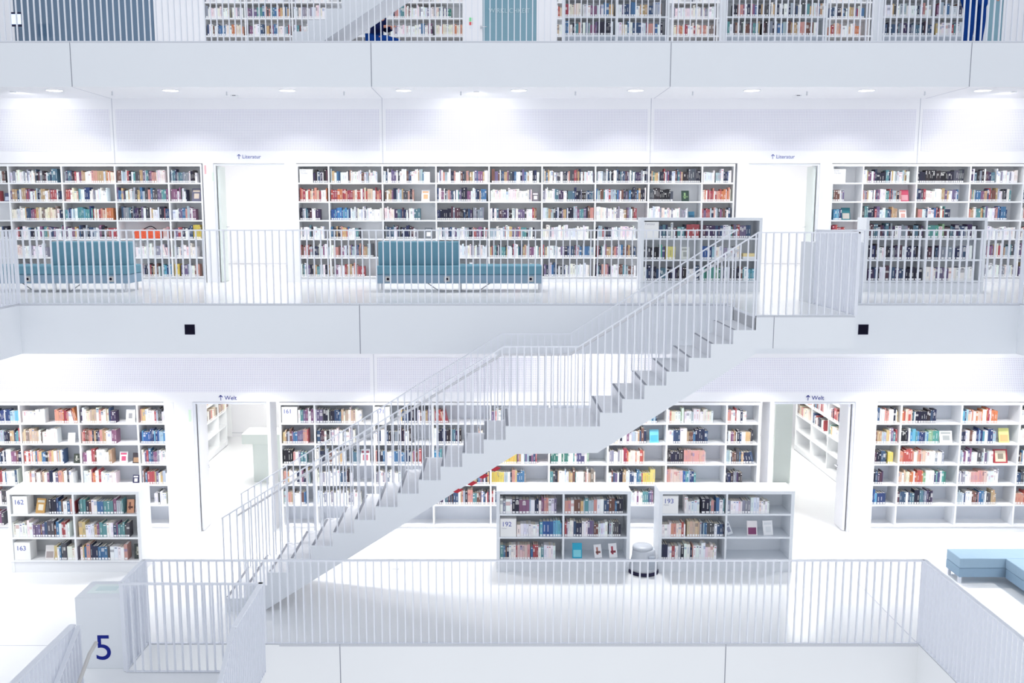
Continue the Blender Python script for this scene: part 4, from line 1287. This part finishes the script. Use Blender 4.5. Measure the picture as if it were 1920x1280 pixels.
# ------------------------------------------------------------------ people (skinned skeletons)
def skinned(name, V, E, R, m, parent, sub=2):
    me = bpy.data.meshes.new(name)
    me.from_pydata(V, E, [])
    me.materials.append(m)
    o = bpy.data.objects.new(name, me)
    COL.objects.link(o)
    o.parent = parent
    md = o.modifiers.new('skin', 'SKIN')
    if not me.skin_vertices: 
        pass
    sv = me.skin_vertices[0].data if me.skin_vertices else None
    if sv:
        for i, r in enumerate(R):
            sv[i].radius = (r, r) if not isinstance(r, tuple) else r
        sv[0].use_root = True
    md.use_smooth_shade = True
    s = o.modifiers.new('sub', 'SUBSURF')
    s.levels = sub
    s.render_levels = sub
    return o
def add_skin_layer(o):
    pass
def person(label, loc, rz, pose):
    e = empty('person', loc, label, 'person', None, rz)
    # facing local -y. joints in metres
    hipz = .92
    J = {
     'pelvis': (0, 0, .95), 'waist': (0, .0, 1.08), 'chest': (0, 0, 1.30), 'neck': (0, .01, 1.46), 'headb': (0, -.01, 1.54), 'head': (0, -.02, 1.63), 'crown': (0, -.01, 1.70),
     'lsh': (-.17, 0, 1.40), 'rsh': (.17, 0, 1.40),
     'lhip': (-.10, 0, .90), 'rhip': (.10, 0, .90),
     'lkn': (-.11, -.02, .50), 'rkn': (.12, -.03, .50), 'lan': (-.11, .02, .09), 'ran': (.14, .03, .09), 'lto': (-.12, -.14, .04), 'rto': (.17, -.12, .04),
    }
    J.update(pose)
    RR = {'pelvis': (.15, .11), 'waist': (.13, .095), 'chest': (.155, .11), 'neck': .052, 'headb': .07, 'head': .088, 'crown': .05,
          'lsh': .06, 'rsh': .06, 'lhip': .095, 'rhip': .095, 'lkn': .062, 'rkn': .062, 'lan': .042, 'ran': .042, 'lto': .035, 'rto': .035,
          'lel': .042, 'rel': .042, 'lwr': .028, 'rwr': .028, 'lpa': .034, 'rpa': .034}
    keys = [k for k in J]
    idx = {k: i for i, k in enumerate(keys)}
    E = [('pelvis', 'waist'), ('waist', 'chest'), ('chest', 'neck'), ('neck', 'headb'), ('headb', 'head'), ('head', 'crown'), ('chest', 'lsh'), ('chest', 'rsh'),
         ('pelvis', 'lhip'), ('pelvis', 'rhip'), ('lhip', 'lkn'), ('rhip', 'rkn'), ('lkn', 'lan'), ('rkn', 'ran'), ('lan', 'lto'), ('ran', 'rto'),
         ('lsh', 'lel'), ('rsh', 'rel'), ('lel', 'lwr'), ('rel', 'rwr'), ('lwr', 'lpa'), ('rwr', 'rpa')]
    skinned('body', [J[k] for k in keys], [(idx[a], idx[b]) for a, b in E], [RR[k] for k in keys], M_SKIN, e)
    def grow(names, edges, extra, m, nm):
        ks = names
        ii = {k: i for i, k in enumerate(ks)}
        rr = []
        for k in ks:
            r = RR[k]
            rr.append(tuple(x + extra for x in r) if isinstance(r, tuple) else r + extra)
        return skinned(nm, [J[k] for k in ks], [(ii[a], ii[b]) for a, b in edges], rr, m, e)
    grow(['waist', 'chest', 'lsh', 'rsh', 'lel', 'rel', 'lwr', 'rwr', 'pelvis'], [('waist', 'chest'), ('chest', 'lsh'), ('chest', 'rsh'), ('lsh', 'lel'), ('rsh', 'rel'), ('lel', 'lwr'), ('rel', 'rwr'), ('pelvis', 'waist')], .026, M_NAVY, 'jacket')
    grow(['pelvis', 'lhip', 'rhip', 'lkn', 'rkn', 'lan', 'ran'], [('pelvis', 'lhip'), ('pelvis', 'rhip'), ('lhip', 'lkn'), ('rhip', 'rkn'), ('lkn', 'lan'), ('rkn', 'ran')], .03, M_JEAN, 'trousers')
    for a, b in (('lan', 'lto'), ('ran', 'rto')):
        grow([a, b], [(a, b)], .014, M_SHOE, 'shoe')
    h = J['head']
    skinned('hair', [(h[0], h[1] + .03, h[2] - .03), (h[0], h[1] + .035, h[2] + .03), (h[0], h[1] + .01, h[2] + .075)], [(0, 1), (1, 2)], [.08, .095, .07], M_HAIR, e)
    f = MB().lathe([(.001, -.012), (.011, -.006), (.012, .0), (.001, .01)], seg=10)
    for s_ in (-.032, .032):
        ey = MB().lathe([(.001, -.008), (.009, -.004), (.009, .004), (.001, .008)], seg=10).obj('eye', M_HAIR, e, fixn=True, smooth=True)
        ey.location = (h[0] + s_, h[1] - .082, h[2])
    ns = MB().prism([(-.012, -.03), (.012, -.03), (0, .012)], -.02, .02).obj('nose', M_SKIN, e, bevel=.004, fixn=True)
    ns.location = (h[0], h[1] - .085, h[2] - .01)
    for sd in ('l', 'r'):
        w = Vector(J[sd + 'pa'])
        dr = (w - Vector(J[sd + 'wr'])).normalized()
        side = dr.cross(Vector((0, 0, 1)))
        if side.length < .2: side = Vector((0, 1, 0))
        side.normalize()
        nrm = dr.cross(side).normalized()
        for k in range(4):
            o_ = side * ((k - 1.5) * .019)
            ln = (.070, .082, .078, .062)[k]
            b0 = w + o_ + dr * .01
            skinned('finger', [tuple(b0), tuple(b0 + dr * ln * .5 + nrm * .008), tuple(b0 + dr * ln * .8 + nrm * .03), tuple(b0 + dr * ln * .9 + nrm * .05)], [(0, 1), (1, 2), (2, 3)], [.0095, .009, .008, .0065], M_SKIN, e, 1)
        b0 = w - dr * .03 + side * .03
        skinned('thumb', [tuple(b0), tuple(b0 + side * .03 + dr * .025), tuple(b0 + side * .03 + dr * .055 + nrm * .02)], [(0, 1), (1, 2)], [.011, .010, .008], M_SKIN, e, 1)
    return e
# person behind the balustrade, top right: stands with legs slightly apart
p = at_y(1826, 40, 17.3)
person('person in dark blue trousers standing behind the top balustrade at the right', (p.x, 17.3, Z7), radians(20),
       {'lel': (-.27, -.02, 1.14), 'rel': (.27, -.02, 1.14), 'lwr': (-.26, -.16, .98), 'rwr': (.26, -.16, .98), 'lpa': (-.25, -.22, .93), 'rpa': (.25, -.22, .93)})
# person seated under the top staircase, turned to the right with hands together in front
p = at_y(708, 55, 19.4)
e = empty('stool', (p.x, 19.4, Z7), 'low round stool under the seated person beneath the top staircase', 'stool')
MB().lathe([(.16, .38), (.17, .40), (.16, .42)], cx=-.03, cy=.02, seg=24).obj('seat', M_STEEL, e, fixn=True)
MB().lathe([(.025, .012), (.025, .38)], cx=-.03, cy=.02, seg=12).obj('post', M_STEEL, e, fixn=True)
MB().lathe([(.17, 0), (.16, .012)], cx=-.03, cy=.02, seg=24).obj('base', M_STEEL, e, fixn=True)
person('person in a navy top and blue trousers sitting beneath the top staircase, hands in front', (p.x, 19.4, Z7), radians(62),
       {'pelvis': (0, .04, .57), 'waist': (0, .04, .70), 'chest': (0, -.01, .93), 'neck': (0, -.05, 1.09), 'headb': (0, -.08, 1.16), 'head': (0, -.10, 1.25), 'crown': (0, -.09, 1.32),
        'lsh': (-.17, -.01, 1.03), 'rsh': (.17, -.01, 1.03), 'lhip': (-.10, 0, .55), 'rhip': (.10, 0, .55),
        'lkn': (-.12, -.42, .53), 'rkn': (.13, -.42, .53), 'lan': (-.12, -.44, .10), 'ran': (.13, -.44, .10), 'lto': (-.13, -.60, .045), 'rto': (.15, -.60, .045),
        'lel': (-.24, -.03, .80), 'rel': (.24, -.03, .80), 'lwr': (-.13, -.25, .79), 'rwr': (.12, -.26, .80), 'lpa': (-.09, -.32, .80), 'rpa': (.07, -.33, .82)})

# ------------------------------------------------------------------ the many books of the wall cases
o = STUFF.obj('books', M_BOOK)
tag(o, 'rows of library books in the white wall bookcases and grey upper cases', 'books', None, 'stuff')
print('single books', len(SINGLE), 'stuff faces', len(STUFF.f))
